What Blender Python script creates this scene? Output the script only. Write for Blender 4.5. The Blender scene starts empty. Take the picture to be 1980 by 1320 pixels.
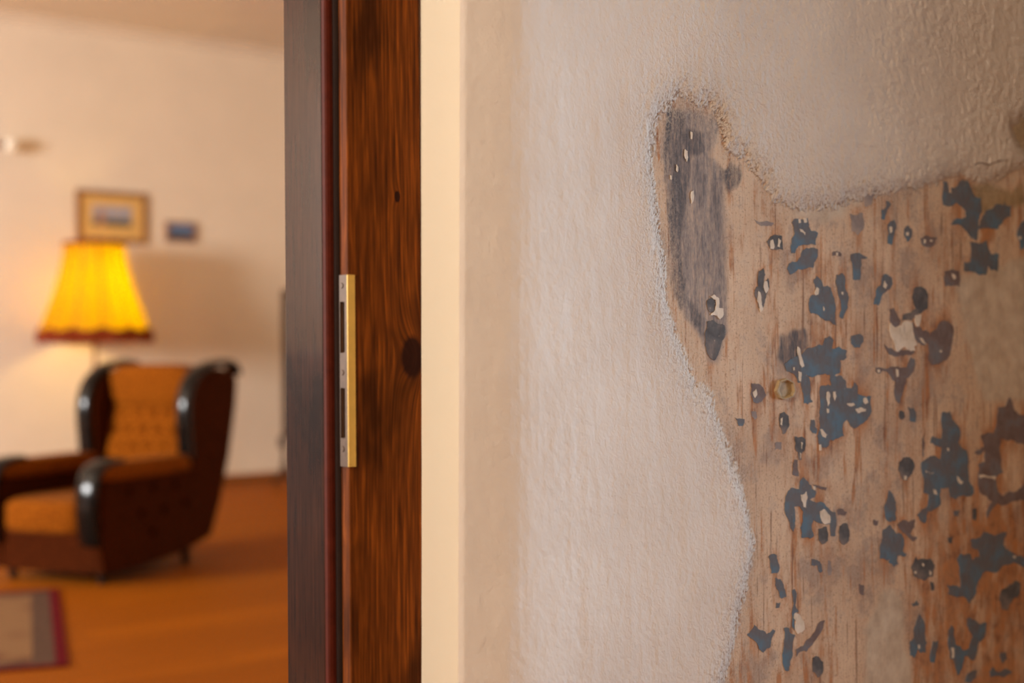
import bpy, bmesh, math, random
import numpy as np
from mathutils import Vector, Matrix

# ------------------------------------------------------------------ camera, world, lights
SC = bpy.context.scene
COL = SC.collection
random.seed(7)
YAW = math.radians(39.0)          # camera turned clockwise from the house's depth axis (+Y)
ROLL = math.radians(0.39)
CAM_H = 1.05
FPX = 2750.0                      # 50 mm on a 36 mm wide sensor, 1980 px wide

cam_d = bpy.data.cameras.new('camera')
cam_d.lens = 50.0
cam_d.sensor_width = 36.0
cam_d.clip_start = 0.05
cam_d.dof.use_dof = True
cam_d.dof.focus_distance = 1.69
cam_d.dof.aperture_fstop = 2.6
cam = bpy.data.objects.new('camera', cam_d)
COL.objects.link(cam)
cam.location = (0, 0, CAM_H)
cam.rotation_euler = (Matrix.Rotation(-YAW, 3, 'Z') @ Matrix.Rotation(math.pi / 2, 3, 'X') @ Matrix.Rotation(-ROLL, 3, 'Z')).to_euler()
SC.camera = cam

w = bpy.data.worlds.new('world')
SC.world = w
w.use_nodes = True
w.node_tree.nodes['Background'].inputs[0].default_value = (0.75, 0.86, 1.0, 1)
w.node_tree.nodes['Background'].inputs[1].default_value = 0.35

SC.view_settings.view_transform = 'Standard'
SC.view_settings.look = 'None'
SC.view_settings.exposure = 0.0
SC.view_settings.gamma = 1.0
SC.view_settings.use_curve_mapping = False
SC.cycles.use_denoising = True
SC.cycles.denoising_prefilter = 'FAST'
SC.cycles.max_bounces = 8
SC.cycles.sample_clamp_indirect = 6.0


def area(name, loc, target, sx, sy, power, col, spread=180):
    d = bpy.data.lights.new(name, 'AREA')
    d.shape = 'RECTANGLE'
    d.size, d.size_y = sx, sy
    d.energy = power
    d.color = col
    d.spread = math.radians(spread)
    o = bpy.data.objects.new(name, d)
    COL.objects.link(o)
    o.location = loc
    o.rotation_euler = (Vector(target) - Vector(loc)).to_track_quat('-Z', 'Z').to_euler()
    return o


# daylight from the right of the near room, raking along the peeling wall
area('window_right_offscreen', (4.66, 0.25, 1.02), (0.0, 0.25, 1.02), 0.9, 1.0, 48, (0.71, 0.85, 1.0), 48)
# daylight in the window of the far room's left wall
area('window_left_offscreen', (-3.14, 6.3, 1.85), (0.0, 6.3, 1.85), 1.3, 1.8, 500, (0.98, 0.97, 0.95))
# warm lamp of the near room, left of the doorway and behind the camera: it lights the reveal
pl = bpy.data.lights.new('lamp_left_offscreen', 'POINT')
pl.energy = 150
pl.color = (1.0, 0.90, 0.75)
pl.shadow_soft_size = 0.16
po = bpy.data.objects.new('lamp_left_offscreen', pl)
COL.objects.link(po)
po.location = (-1.35, 0.30, 1.80)

# ------------------------------------------------------------------ pixel helpers (1980 x 1320 frame)
_f = np.array([math.sin(YAW), math.cos(YAW), 0.0])
_r0 = np.array([math.cos(YAW), -math.sin(YAW), 0.0])
_u0 = np.array([0, 0, 1.0])
_r = math.cos(ROLL) * _r0 - math.sin(ROLL) * _u0
_u = math.sin(ROLL) * _r0 + math.cos(ROLL) * _u0


def ray(px, py):
    return _f + (px - 990.0) / FPX * _r + (660.0 - py) / FPX * _u


def on_y(px, py, Y):
    d = ray(px, py)
    return d * (Y / d[1]) + np.array([0, 0, CAM_H])


def on_z(px, py, Z=0.0):
    d = ray(px, py)
    return d * ((Z - CAM_H) / d[2]) + np.array([0, 0, CAM_H])


def cam_xy(xc, zc):
    return _r0[:2] * xc + _f[:2] * zc


# ------------------------------------------------------------------ mesh helpers
def finish(o, label=None, cat=None, group=None, kind=None):
    if label: o['label'] = label
    if cat: o['category'] = cat
    if group: o['group'] = group
    if kind: o['kind'] = kind
    return o


def obj(name, bm, mat, parent=None, smooth=False, bevel=0.0, bseg=2):
    me = bpy.data.meshes.new(name)
    bmesh.ops.recalc_face_normals(bm, faces=bm.faces)
    bm.to_mesh(me)
    bm.free()
    if smooth:
        for p in me.polygons:
            p.use_smooth = True
    o = bpy.data.objects.new(name, me)
    COL.objects.link(o)
    if mat: me.materials.append(mat)
    if parent is not None: o.parent = parent
    if bevel:
        b = o.modifiers.new('bevel', 'BEVEL')
        b.width = bevel
        b.segments = bseg
        b.limit_method = 'ANGLE'
        b.harden_normals = False
    return o


def empty(name, loc=(0, 0, 0), rz=0.0):
    o = bpy.data.objects.new(name, None)
    COL.objects.link(o)
    o.location = loc
    o.rotation_euler = (0, 0, rz)
    o.empty_display_size = 0.1
    return o


def box(bm, x0, x1, y0, y1, z0, z1):
    v = [bm.verts.new(p) for p in ((x0, y0, z0), (x1, y0, z0), (x1, y1, z0), (x0, y1, z0),
                                   (x0, y0, z1), (x1, y0, z1), (x1, y1, z1), (x0, y1, z1))]
    for f in ((0, 3, 2, 1), (4, 5, 6, 7), (0, 1, 5, 4), (1, 2, 6, 5), (2, 3, 7, 6), (3, 0, 4, 7)):
        bm.faces.new([v[i] for i in f])
    return bm


def B(*a):
    return box(bmesh.new(), *a)


def prism(pts, axis, a, b):
    """extrude a 2-D outline along an axis: axis 'x' takes (y,z), 'y' (x,z), 'z' (x,y)"""
    bm = bmesh.new()
    def P(p, t):
        return {'x': (t, p[0], p[1]), 'y': (p[0], t, p[1]), 'z': (p[0], p[1], t)}[axis]
    lo = [bm.verts.new(P(p, a)) for p in pts]
    hi = [bm.verts.new(P(p, b)) for p in pts]
    bm.faces.new(lo)
    bm.faces.new(hi[::-1])
    n = len(pts)
    for i in range(n):
        bm.faces.new((lo[i], hi[i], hi[(i + 1) % n], lo[(i + 1) % n]))
    return bm


def lathe(bm, prof, seg=40, cx=0, cy=0, wob=None, close=False):
    rings = []
    for (r, z) in prof:
        ring = []
        for k in range(seg):
            a = 2 * math.pi * k / seg
            rr, zz = (r, z) if wob is None else wob(r, z, a)
            ring.append(bm.verts.new((cx + rr * math.cos(a), cy + rr * math.sin(a), zz)))
        rings.append(ring)
    for i in range(len(rings) - 1):
        for k in range(seg):
            bm.faces.new((rings[i][k], rings[i][(k + 1) % seg], rings[i + 1][(k + 1) % seg], rings[i + 1][k]))
    if close:
        bm.faces.new(rings[0][::-1])
        bm.faces.new(rings[-1])
    return bm


def cushion(cx, cy, cz, sx, sy, sz, e=0.35, nu=36, nv=20, bm=None):
    """superellipsoid pad"""
    bm = bm or bmesh.new()
    def sp(v, p):
        return math.copysign(abs(v) ** p, v)
    rings = []
    for j in range(1, nv):
        ph = -math.pi / 2 + math.pi * j / nv
        ring = []
        for i in range(nu):
            th = 2 * math.pi * i / nu
            ring.append(bm.verts.new((cx + sx / 2 * sp(math.cos(ph), e) * sp(math.cos(th), e),
                                      cy + sy / 2 * sp(math.cos(ph), e) * sp(math.sin(th), e),
                                      cz + sz / 2 * sp(math.sin(ph), e))))
        rings.append(ring)
    b = bm.verts.new((cx, cy, cz - sz / 2))
    t = bm.verts.new((cx, cy, cz + sz / 2))
    for i in range(nu):
        k = (i + 1) % nu
        bm.faces.new((b, rings[0][k], rings[0][i]))
        bm.faces.new((t, rings[-1][i], rings[-1][k]))
        for j in range(len(rings) - 1):
            bm.faces.new((rings[j][i], rings[j][k], rings[j + 1][k], rings[j + 1][i]))
    return bm


def smooth_path(pts, n):
    """Catmull-Rom through pts"""
    P = [np.array(p, float) for p in pts]
    P = [2 * P[0] - P[1]] + P + [2 * P[-1] - P[-2]]
    out = []
    segs = len(P) - 3
    for s in range(segs):
        p0, p1, p2, p3 = P[s:s + 4]
        for k in range(n):
            t = k / n
            out.append(0.5 * ((2 * p1) + (-p0 + p2) * t + (2 * p0 - 5 * p1 + 4 * p2 - p3) * t * t + (-p0 + 3 * p1 - 3 * p2 + p3) * t ** 3))
    out.append(P[-2])
    return out


def sweep_yz(path, x0, x1, th, taper=None):
    """rounded band of width x0..x1 and thickness th, swept along a path in the y-z plane"""
    bm = bmesh.new()
    pts = smooth_path(path, 8)
    rings = []
    n = len(pts)
    cx, hw = (x0 + x1) / 2, abs(x1 - x0) / 2
    for i, p in enumerate(pts):
        a, b = pts[max(i - 1, 0)], pts[min(i + 1, n - 1)]
        t = (b - a) / (np.linalg.norm(b - a) + 1e-9)
        nrm = np.array([-t[1], t[0]])
        sc = 1.0 if taper is None else taper(i / (n - 1))
        ring = []
        for k in range(12):
            q = 2 * math.pi * k / 12
            c, s = math.cos(q), math.sin(q)
            xx = cx + hw * sc * math.copysign(abs(c) ** 0.5, c)
            off = th / 2 * sc * math.copysign(abs(s) ** 0.7, s)
            yz = p + nrm * off
            ring.append(bm.verts.new((xx, yz[0], yz[1])))
        rings.append(ring)
    for i in range(n - 1):
        for k in range(12):
            bm.faces.new((rings[i][k], rings[i][(k + 1) % 12], rings[i + 1][(k + 1) % 12], rings[i + 1][k]))
    bm.faces.new(rings[0][::-1])
    bm.faces.new(rings[-1])
    return bm


# ------------------------------------------------------------------ material helpers
def lin(r, g, b):
    def c(v):
        v /= 255.0
        return v / 12.92 if v <= 0.04045 else ((v + 0.055) / 1.055) ** 2.4
    return (c(r), c(g), c(b), 1.0)


class NT:
    def __init__(self, name, rough=0.6, spec=0.5):
        self.m = bpy.data.materials.new(name)
        self.m.use_nodes = True
        self.t = self.m.node_tree
        self.p = self.t.nodes['Principled BSDF']
        self.p.inputs['Roughness'].default_value = rough
        self.p.inputs['Specular IOR Level'].default_value = spec
        self._co = None

    def n(self, kind, **kw):
        nd = self.t.nodes.new(kind)
        for k, v in kw.items():
            setattr(nd, k, v)
        return nd

    def l(self, a, b):
        self.t.links.new(a, b)

    def coord(self, out='Object', scale=(1, 1, 1), rot=(0, 0, 0)):
        c = self.n('ShaderNodeTexCoord')
        mp = self.n('ShaderNodeMapping')
        mp.inputs['Scale'].default_value = scale
        mp.inputs['Rotation'].default_value = rot
        self.l(c.outputs[out], mp.inputs['Vector'])
        return mp.outputs['Vector']

    def noise(self, vec, scale, detail=3, rough=0.55, dist=0.0):
        nd = self.n('ShaderNodeTexNoise')
        nd.inputs['Scale'].default_value = scale
        nd.inputs['Detail'].default_value = detail
        nd.inputs['Roughness'].default_value = rough
        nd.inputs['Distortion'].default_value = dist
        self.l(vec, nd.inputs['Vector'])
        return nd.outputs['Fac']

    def ramp(self, fac, stops, interp='LINEAR'):
        r = self.n('ShaderNodeValToRGB')
        r.color_ramp.interpolation = interp
        e = r.color_ramp.elements
        while len(e) < len(stops):
            e.new(0.5)
        for k, (pos, c) in enumerate(stops):
            e[k].position = pos
            e[k].color = c if len(c) == 4 else (*c, 1)
        self.l(fac, r.inputs['Fac'])
        return r.outputs['Color']

    def mix(self, fac, a, b, mode='MIX'):
        m = self.n('ShaderNodeMix', data_type='RGBA', blend_type=mode)
        for s, v in ((m.inputs['Factor'], fac), (m.inputs['A'], a), (m.inputs['B'], b)):
            pass
        ins = [i for i in m.inputs if i.enabled]
        for s, v in zip(ins, (fac, a, b)):
            if hasattr(v, 'is_output'):
                self.l(v, s)
            else:
                s.default_value = v
        return [o for o in m.outputs if o.enabled][0]

    def math(self, op, a, b=None, c=None, clamp=False):
        m = self.n('ShaderNodeMath', operation=op, use_clamp=clamp)
        for i, v in enumerate((a, b, c)):
            if v is None: continue
            if hasattr(v, 'is_output'):
                self.l(v, m.inputs[i])
            else:
                m.inputs[i].default_value = v
        return m.outputs[0]

    def maprange(self, v, a, b, c=0.0, d=1.0, smooth=False):
        m = self.n('ShaderNodeMapRange')
        if smooth: m.interpolation_type = 'SMOOTHSTEP'
        self.l(v, m.inputs['Value'])
        for k, x in zip(('From Min', 'From Max', 'To Min', 'To Max'), (a, b, c, d)):
            m.inputs[k].default_value = x
        return m.outputs['Result']

    def bump(self, h, strength, dist, prev=None):
        b = self.n('ShaderNodeBump')
        b.inputs['Strength'].default_value = strength
        b.inputs['Distance'].default_value = dist
        self.l(h, b.inputs['Height'])
        if prev is not None: self.l(prev, b.inputs['Normal'])
        return b.outputs['Normal']

    def color(self, c):
        s = self.p.inputs['Base Color']
        if hasattr(c, 'is_output'):
            self.l(c, s)
        else:
            s.default_value = c
        return self

    def normal(self, nrm):
        self.l(nrm, self.p.inputs['Normal'])
        return self


def simple(name, col, rough=0.6, spec=0.5, var=0.12, scale=20.0, metal=0.0, bump=0.0, bs=200):
    t = NT(name, rough, spec)
    v = t.coord()
    f = t.noise(v, scale, 4)
    a = tuple(c * (1 - var) for c in col[:3]) + (1,)
    b = tuple(min(1, c * (1 + var)) for c in col[:3]) + (1,)
    t.color(t.ramp(f, [(0.3, a), (0.7, b)]))
    t.p.inputs['Metallic'].default_value = metal
    if bump:
        t.normal(t.bump(t.noise(v, bs, 3), bump, 0.002))
    return t.m


# painted plaster (plain walls)
def plaster_mat(name, col, var=0.03, bump=0.12):
    t = NT(name, 0.85, 0.25)
    v = t.coord()
    a = tuple(c * (1 - var) for c in col[:3]) + (1,)
    b = tuple(min(1, c * (1 + var)) for c in col[:3]) + (1,)
    t.color(t.ramp(t.noise(v, 3.0, 4), [(0.3, a), (0.7, b)]))
    t.normal(t.bump(t.noise(v, 140, 3), bump, 0.002))
    return t.m


M_far_wall = plaster_mat('far_room_paint', lin(240, 224, 202))
M_ceiling = plaster_mat('ceiling_paint', lin(228, 210, 188))
M_near_plain = plaster_mat('near_room_paint', lin(190, 186, 180))
M_reveal = plaster_mat('reveal_paint', lin(244, 230, 206), 0.015, 0.2)


# dark stained pine, grain along z
def stained_pine(name, dark, mid, light, rough=0.42, knots=()):
    t = NT(name, rough, 0.08)
    geo = t.n('ShaderNodeNewGeometry')
    sep = t.n('ShaderNodeSeparateXYZ')
    t.l(geo.outputs['Position'], sep.inputs[0])
    X, Y, Z = sep.outputs
    base = t.math('ADD', X, t.math('MULTIPLY', Y, 0.8))
    shift = None
    kmask = None
    for (kx, kz, kr, sx) in knots:
        dx = t.math('MULTIPLY', t.math('SUBTRACT', X, kx), 1.0)
        dz = t.math('MULTIPLY', t.math('SUBTRACT', Z, kz), 0.62)
        d2 = t.math('ADD', t.math('MULTIPLY', dx, dx), t.math('MULTIPLY', dz, dz))
        g = t.math('DIVIDE', kr * kr * 1.6, t.math('ADD', d2, kr * kr * 1.2))
        push = t.math('MULTIPLY', t.math('MULTIPLY', g, kr * 1.1), sx)
        shift = push if shift is None else t.math('ADD', shift, push)
        k = t.math('SUBTRACT', 1.0, t.maprange(t.math('SQRT', d2), kr * 0.72, kr * 0.98, 0, 1))
        kmask = k if kmask is None else t.math('MAXIMUM', kmask, k)
    gx = base if shift is None else t.math('ADD', base, shift)
    comb = t.n('ShaderNodeCombineXYZ')
    t.l(gx, comb.inputs[0])
    t.l(t.math('MULTIPLY', Z, 0.035), comb.inputs[2])
    vec = comb.outputs[0]
    bands = t.noise(vec, 290, 3, 0.5, 0.3)
    fine = t.noise(vec, 900, 2, 0.6)
    comb2 = t.n('ShaderNodeCombineXYZ')
    t.l(gx, comb2.inputs[0])
    t.l(t.math('MULTIPLY', Z, 0.35), comb2.inputs[2])
    smudge = t.noise(comb2.outputs[0], 16, 3, 0.55)
    c = t.ramp(bands, [(0.30, dark), (0.52, mid), (0.72, light)])
    c = t.mix(t.maprange(fine, 0.35, 0.65, 0.0, 0.35), c, dark)
    c = t.mix(t.maprange(smudge, 0.47, 0.66, 0.0, 0.8, True), c, tuple(x * 0.55 for x in dark[:3]) + (1,))
    if kmask is not None:
        c = t.mix(t.math('MULTIPLY', kmask, 0.93), c, lin(38, 14, 10))
    t.color(c)
    t.normal(t.bump(bands, 0.12, 0.0008))
    return t.m


# knot places on the post's front face
KY = 1.272
k1 = on_y(797, 690, KY)
k2 = on_y(768, 380, KY)
M_post = stained_pine('stained_pine_post', lin(66, 30, 8), lin(116, 58, 16), lin(160, 84, 24), 0.62,
                      [(k1[0], k1[2], 0.0165, -1.0), (k2[0], k2[2], 0.0045, -0.8)])
M_jamb = stained_pine('lacquered_jamb', lin(32, 12, 4), lin(54, 24, 8), lin(66, 31, 11), 0.6)
M_jamb.node_tree.nodes['Principled BSDF'].inputs['Coat Weight'].default_value = 0.68
M_jamb.node_tree.nodes['Principled BSDF'].inputs['Coat Roughness'].default_value = 0.06
M_jamb.node_tree.nodes['Principled BSDF'].inputs['Coat IOR'].default_value = 1.62
M_stop = simple('red_brown_stop', lin(80, 28, 14), 0.6, 0.10, 0.2, 60)
M_brass = simple('worn_brass', lin(232, 190, 96), 0.45, 0.5, 0.08, 60, metal=0.25)
M_steel = simple('dull_steel', lin(88, 66, 50), 0.5, 0.3, 0.15, 120, metal=0.3)
M_blackwood = simple('black_lacquered_wood', lin(14, 11, 10), 0.16, 0.35, 0.2, 30)
M_darkwood = simple('dark_walnut', lin(58, 32, 22), 0.35, 0.5, 0.2, 30)
M_leg = simple('dark_leg', lin(30, 16, 10), 0.4)


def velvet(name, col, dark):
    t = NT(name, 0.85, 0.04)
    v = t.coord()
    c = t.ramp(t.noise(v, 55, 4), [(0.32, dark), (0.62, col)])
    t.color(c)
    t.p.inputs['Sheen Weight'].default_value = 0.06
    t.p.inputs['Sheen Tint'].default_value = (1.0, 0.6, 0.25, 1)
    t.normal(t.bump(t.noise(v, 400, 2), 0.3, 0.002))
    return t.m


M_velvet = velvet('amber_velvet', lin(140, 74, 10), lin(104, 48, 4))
M_velvet_shaded = velvet('amber_velvet_shaded', lin(70, 26, 3), lin(50, 16, 2))  # same velvet, shade of sides, base and back put into its colour
M_button = simple('velvet_button', lin(38, 13, 3), 0.9, 0.03)

# floor planks
t = NT('honey_plank', 0.62, 0.06)
v = t.coord('Generated')
oi = t.n('ShaderNodeObjectInfo')
mp = t.n('ShaderNodeMapping')
mp.inputs['Scale'].default_value = (1.6, 16, 1)
tc = t.n('ShaderNodeTexCoord')
t.l(tc.outputs['Generated'], mp.inputs['Vector'])
t.l(oi.outputs['Random'], mp.inputs['Location'])
ad = t.n('ShaderNodeVectorMath', operation='ADD')
t.l(mp.outputs['Vector'], ad.inputs[0])
t.l(oi.outputs['Location'], ad.inputs[1])
g = t.noise(ad.outputs[0], 2.2, 4, 0.6, 0.4)
c = t.ramp(g, [(0.28, lin(122, 60, 4)), (0.55, lin(158, 84, 8)), (0.8, lin(182, 104, 16))])
c = t.mix(t.maprange(oi.outputs['Random'], 0, 1, 0.0, 0.35), c, lin(112, 54, 5))
t.color(c)
M_plank = t.m
M_floor = simple('under_floor', lin(150, 88, 30), 0.5)
M_base = simple('oak_baseboard', lin(150, 84, 24), 0.45)

# ------------------------------------------------------------------ the setting: rooms
YN = 1.20            # plaster face of the near wall
YF = 9.746           # far wall face
XC0 = 0.9030         # corner of the reveal
CH = 3.33            # ceiling height
XL, XR = -3.20, 7.0  # far room
NL, NR, NB = -2.6, 4.70, -4.2


def struct(name, bm, m, label=None, cat=None, parent=None, **kw):
    o = obj(name, bm, m, parent, **kw)
    if parent is None:
        o['kind'] = 'structure'
        if label: o['label'] = label
        if cat: o['category'] = cat
    return o


struct('wall_back', B(XL - .2, XR + .2, YF, YF + 0.2, 0, CH), M_far_wall, 'cream painted wall behind the armchair and lamp', 'wall')
struct('ceiling', B(XL - .2, XR + .2, NB - .2, YF + 0.2, CH, CH + 0.15), M_ceiling, 'cream painted ceiling above the far room', 'ceiling')
floor = struct('floor', B(XL - .2, XR + .2, NB - .2, YF + 0.2, -0.12, -0.0125), M_floor, 'honey brown wooden plank floor', 'floor')
struct('wall_right', B(XR, XR + .2, 1.5, YF, 0, CH), M_far_wall, 'cream painted side wall of the far room', 'wall')
# far room left wall with two window openings
bm = bmesh.new()
box(bm, XL - .2, XL, NB, YF, 0, 0.95)
box(bm, XL - .2, XL, NB, YF, 2.75, CH)
for y0, y1 in ((NB, 5.65), (6.95, YF)):
    box(bm, XL - .2, XL, y0, y1, 0.95, 2.75)
struct('wall_left', bm, M_far_wall, 'cream painted left wall with a window', 'wall')
# ceiling cove along the far wall
cv = [(YF, CH - 0.07), (YF - 0.012, CH - 0.055), (YF - 0.03, CH - 0.03), (YF - 0.055, CH - 0.012), (YF - 0.07, CH), (YF, CH)]
struct('trim_1', prism([(y, z) for y, z in cv], 'x', XL, XR), M_ceiling, 'shallow plaster cove between far wall and ceiling', 'trim')
struct('baseboard_back', B(XL, XR, YF - 0.014, YF, 0, 0.055), M_base, 'low oak baseboard under the far wall', 'baseboard', bevel=0.003)

# floor planks, each a board of its own
plank_me = None
PW, PLN = 0.142, 2.1
rnd = random.Random(3)
row = 0
y = 2.2
while y < YF - 0.02 - PW:
    x = -0.6 - rnd.random() * PLN
    while x < XR - PLN:
        if x + PLN > 0.9:
            if plank_me is None:
                o = obj('plank', B(0, PLN - 0.0025, 0, PW - 0.0025, -0.0125, 0), M_plank, floor)
                plank_me = o.data
            else:
                o = bpy.data.objects.new('plank', plank_me)
                COL.objects.link(o)
                o.parent = floor
            o.location = (x, y, 0)
        x += PLN
    y += PW
    row += 1

# near room shell (behind and beside the camera)
struct('wall_rear', B(NL, NR, NB - .2, NB, 0, CH), M_near_plain, 'plain plaster wall of the near room', 'wall')
struct('wall_side', B(NL - .2, NL, NB, YN, 0, CH), M_near_plain, 'plain plaster side wall of the near room', 'wall')
bm = bmesh.new()
box(bm, NR, NR + .2, NB, YN + .3, 0, 0.52)
box(bm, NR, NR + .2, NB, YN + .3, 1.52, CH)
box(bm, NR, NR + .2, NB, -0.20, 0.52, 1.52)
box(bm, NR, NR + .2, 0.70, YN + .3, 0.52, 1.52)
struct('wall_window', bm, M_near_plain, 'near room wall with a window opening', 'wall')
struct('wall_light_blocker', B(2.70, 3.25, YN - 0.33, YN + 0.02, 0, CH), M_near_plain, 'unseen block added to shade the near wall from the window', 'wall')  # unseen block added to cut window light and darken the wall's right side
# the dividing wall: left of the door, over the door, and the core behind the plaster
bm = bmesh.new()
box(bm, NL - .2, -0.105, YN, 1.50, 0, CH)
box(bm, XL, NL - .2, 1.30, 1.50, 0, CH)
box(bm, -0.105, 0.903, YN, 1.50, 2.12, CH)
struct('wall_divider', bm, M_near_plain, 'thick plastered wall left of and above the doorway', 'wall')

# ------------------------------------------------------------------ peeling near wall
def sstep(a, b, v):
    q = np.clip((v - a) / (b - a), 0, 1)
    return q * q * (3 - 2 * q)


def vnoise(x, y, seed):
    """value noise, period-free hash lattice"""
    xi, yi = np.floor(x).astype(np.int64), np.floor(y).astype(np.int64)
    fx, fy = x - xi, y - yi
    fx, fy = fx * fx * (3 - 2 * fx), fy * fy * (3 - 2 * fy)
    def h(a, b):
        n = (a * 374761393 + b * 668265263 + seed * 982451653) & 0x7fffffff
        n = ((n ^ (n >> 13)) * 1274126177) & 0x7fffffff
        return ((n ^ (n >> 16)) & 0xffff) / 65535.0
    return (h(xi, yi) * (1 - fx) + h(xi + 1, yi) * fx) * (1 - fy) + (h(xi, yi + 1) * (1 - fx) + h(xi + 1, yi + 1) * fx) * fy


def fbm(x, y, s, seed, oct=4):
    a, tot, v = 1.0, 0.0, 0.0
    for o in range(oct):
        v = v + a * (vnoise(x * s, y * s, seed + o) - 0.5)
        tot += a
        a *= 0.5
        s *= 2.03
    return v / tot * 2


def wall_xz(pts, Y=YN):
    return np.array([on_y(px, py, Y)[[0, 2]] for px, py in pts])


def inside(px, pz, poly):
    c = np.zeros(px.shape, bool)
    n = len(poly)
    for i in range(n):
        x0, z0 = poly[i]
        x1, z1 = poly[(i + 1) % n]
        if z0 == z1: continue
        hit = ((z0 > pz) != (z1 > pz)) & (px < (x1 - x0) * (pz - z0) / (z1 - z0) + x0)
        c ^= hit
    return c


def sdist(px, pz, poly):
    """signed distance, positive inside"""
    d = np.full(px.shape, 1e9)
    n = len(poly)
    for i in range(n):
        a, b = poly[i], poly[(i + 1) % n]
        e = b - a
        L = (e * e).sum() + 1e-12
        tt = np.clip(((px - a[0]) * e[0] + (pz - a[1]) * e[1]) / L, 0, 1)
        d = np.minimum(d, (px - a[0] - tt * e[0]) ** 2 + (pz - a[1] - tt * e[1]) ** 2)
    d = np.sqrt(d)
    return np.where(inside(px, pz, poly), d, -d)


PATCH = [(1312, 184), (1340, 200), (1372, 205), (1392, 232), (1397, 258), (1403, 288), (1440, 305), (1462, 332), (1480, 358),
         (1500, 388), (1530, 403), (1570, 406), (1600, 402), (1625, 397), (1650, 388), (1690, 383), (1720, 376), (1760, 364), (1800, 356),
         (1830, 346), (1860, 336), (1884, 345), (1905, 352), (1928, 350), (1955, 335), (1985, 318), (2040, 300), (2110, 330), (2130, 600),
         (2110, 900), (2135, 1200), (2110, 1385), (1900, 1410), (1600, 1400), (1385, 1392), (1398, 1320), (1418, 1260), (1433, 1190),
         (1445, 1140), (1456, 1090), (1460, 1045), (1452, 1000), (1440, 950), (1426, 905), (1412, 868), (1400, 838), (1388, 800),
         (1378, 762), (1345, 742), (1330, 702), (1314, 665), (1300, 630), (1288, 590), (1283, 540), (1280, 500), (1275, 455),
         (1270, 400), (1263, 340), (1258, 290), (1262, 247), (1278, 218), (1297, 200)]
PATCH_W = wall_xz(PATCH)
NOTCH_W = wall_xz([(1962, 242), (1985, 226), (2020, 240), (2015, 300), (1985, 296), (1970, 272)])
# tone areas of the uncovered layer
GREY_W = wall_xz([(1290, 215), (1330, 205), (1395, 235), (1392, 262), (1378, 300), (1400, 330), (1402, 420), (1408, 560), (1412, 640), (1392, 705),
                  (1372, 705), (1360, 650), (1322, 620), (1312, 520), (1298, 440), (1288, 360), (1276, 300), (1282, 260)])
DARKS = [wall_xz(q) for q in (
    [(1281, 280), (1294, 271), (1308, 272), (1326, 248), (1340, 248), (1360, 258), (1361, 294), (1331, 301), (1329, 345), (1320, 365), (1316, 412), (1314, 470), (1322, 540), (1318, 600), (1308, 560), (1297, 460), (1286, 390), (1279, 330)],
    [(1398, 325), (1415, 318), (1433, 320), (1436, 335), (1428, 355), (1414, 374), (1404, 356)],
    [(1290, 215), (1312, 206), (1328, 222), (1326, 250), (1300, 275), (1290, 262)],
    [(1328, 580), (1345, 585), (1352, 620), (1344, 634), (1330, 615)],
    [(1512, 652), (1560, 640), (1570, 668), (1548, 700), (1520, 720), (1508, 690)],
)]
PALES = [wall_xz(q) for q in (
    [(1850, 540), (1880, 528), (1920, 520), (1960, 505), (2010, 500), (2010, 770), (1935, 778), (1905, 775), (1893, 720), (1872, 650), (1866, 590)],
    [(1714, 1143), (1736, 1140), (1745, 1155), (1755, 1194), (1753, 1242), (1765, 1280), (1768, 1330), (1676, 1330), (1680, 1242), (1675, 1218), (1697, 1170)],
    [(1532, 402), (1600, 398), (1668, 392), (1672, 380), (1640, 372), (1640, 405), (1600, 424), (1545, 425)],
)]
OLIVE_W = wall_xz([(1884, 358), (1912, 352), (1935, 360), (1960, 372), (1985, 350), (1990, 395), (1950, 398), (1928, 402), (1895, 412), (1893, 380)])
BROWN_W = wall_xz([(1780, 980), (1850, 960), (1980, 980), (2010, 1000), (2010, 1400), (1780, 1400), (1770, 1200), (1800, 1080)])


def profile(s):
    """how far the plaster stands out of the nominal plane, by distance from the corner"""
    k = np.interp(s, [0, .004, .02, .04, .054, .066, .078, .092, .115, .16, .21, .29, .38, .50, .65, 3.0],
                  [-.004, 0, .0052, .0115, .0152, .0174, .0183, .0182, .0168, .0138, .0110, .0072, .0042, .0014, 0, 0])
    return k


def corner_x(z):
    return XC0 + (z - 1.05) * 0.0118 + 0.0


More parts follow.
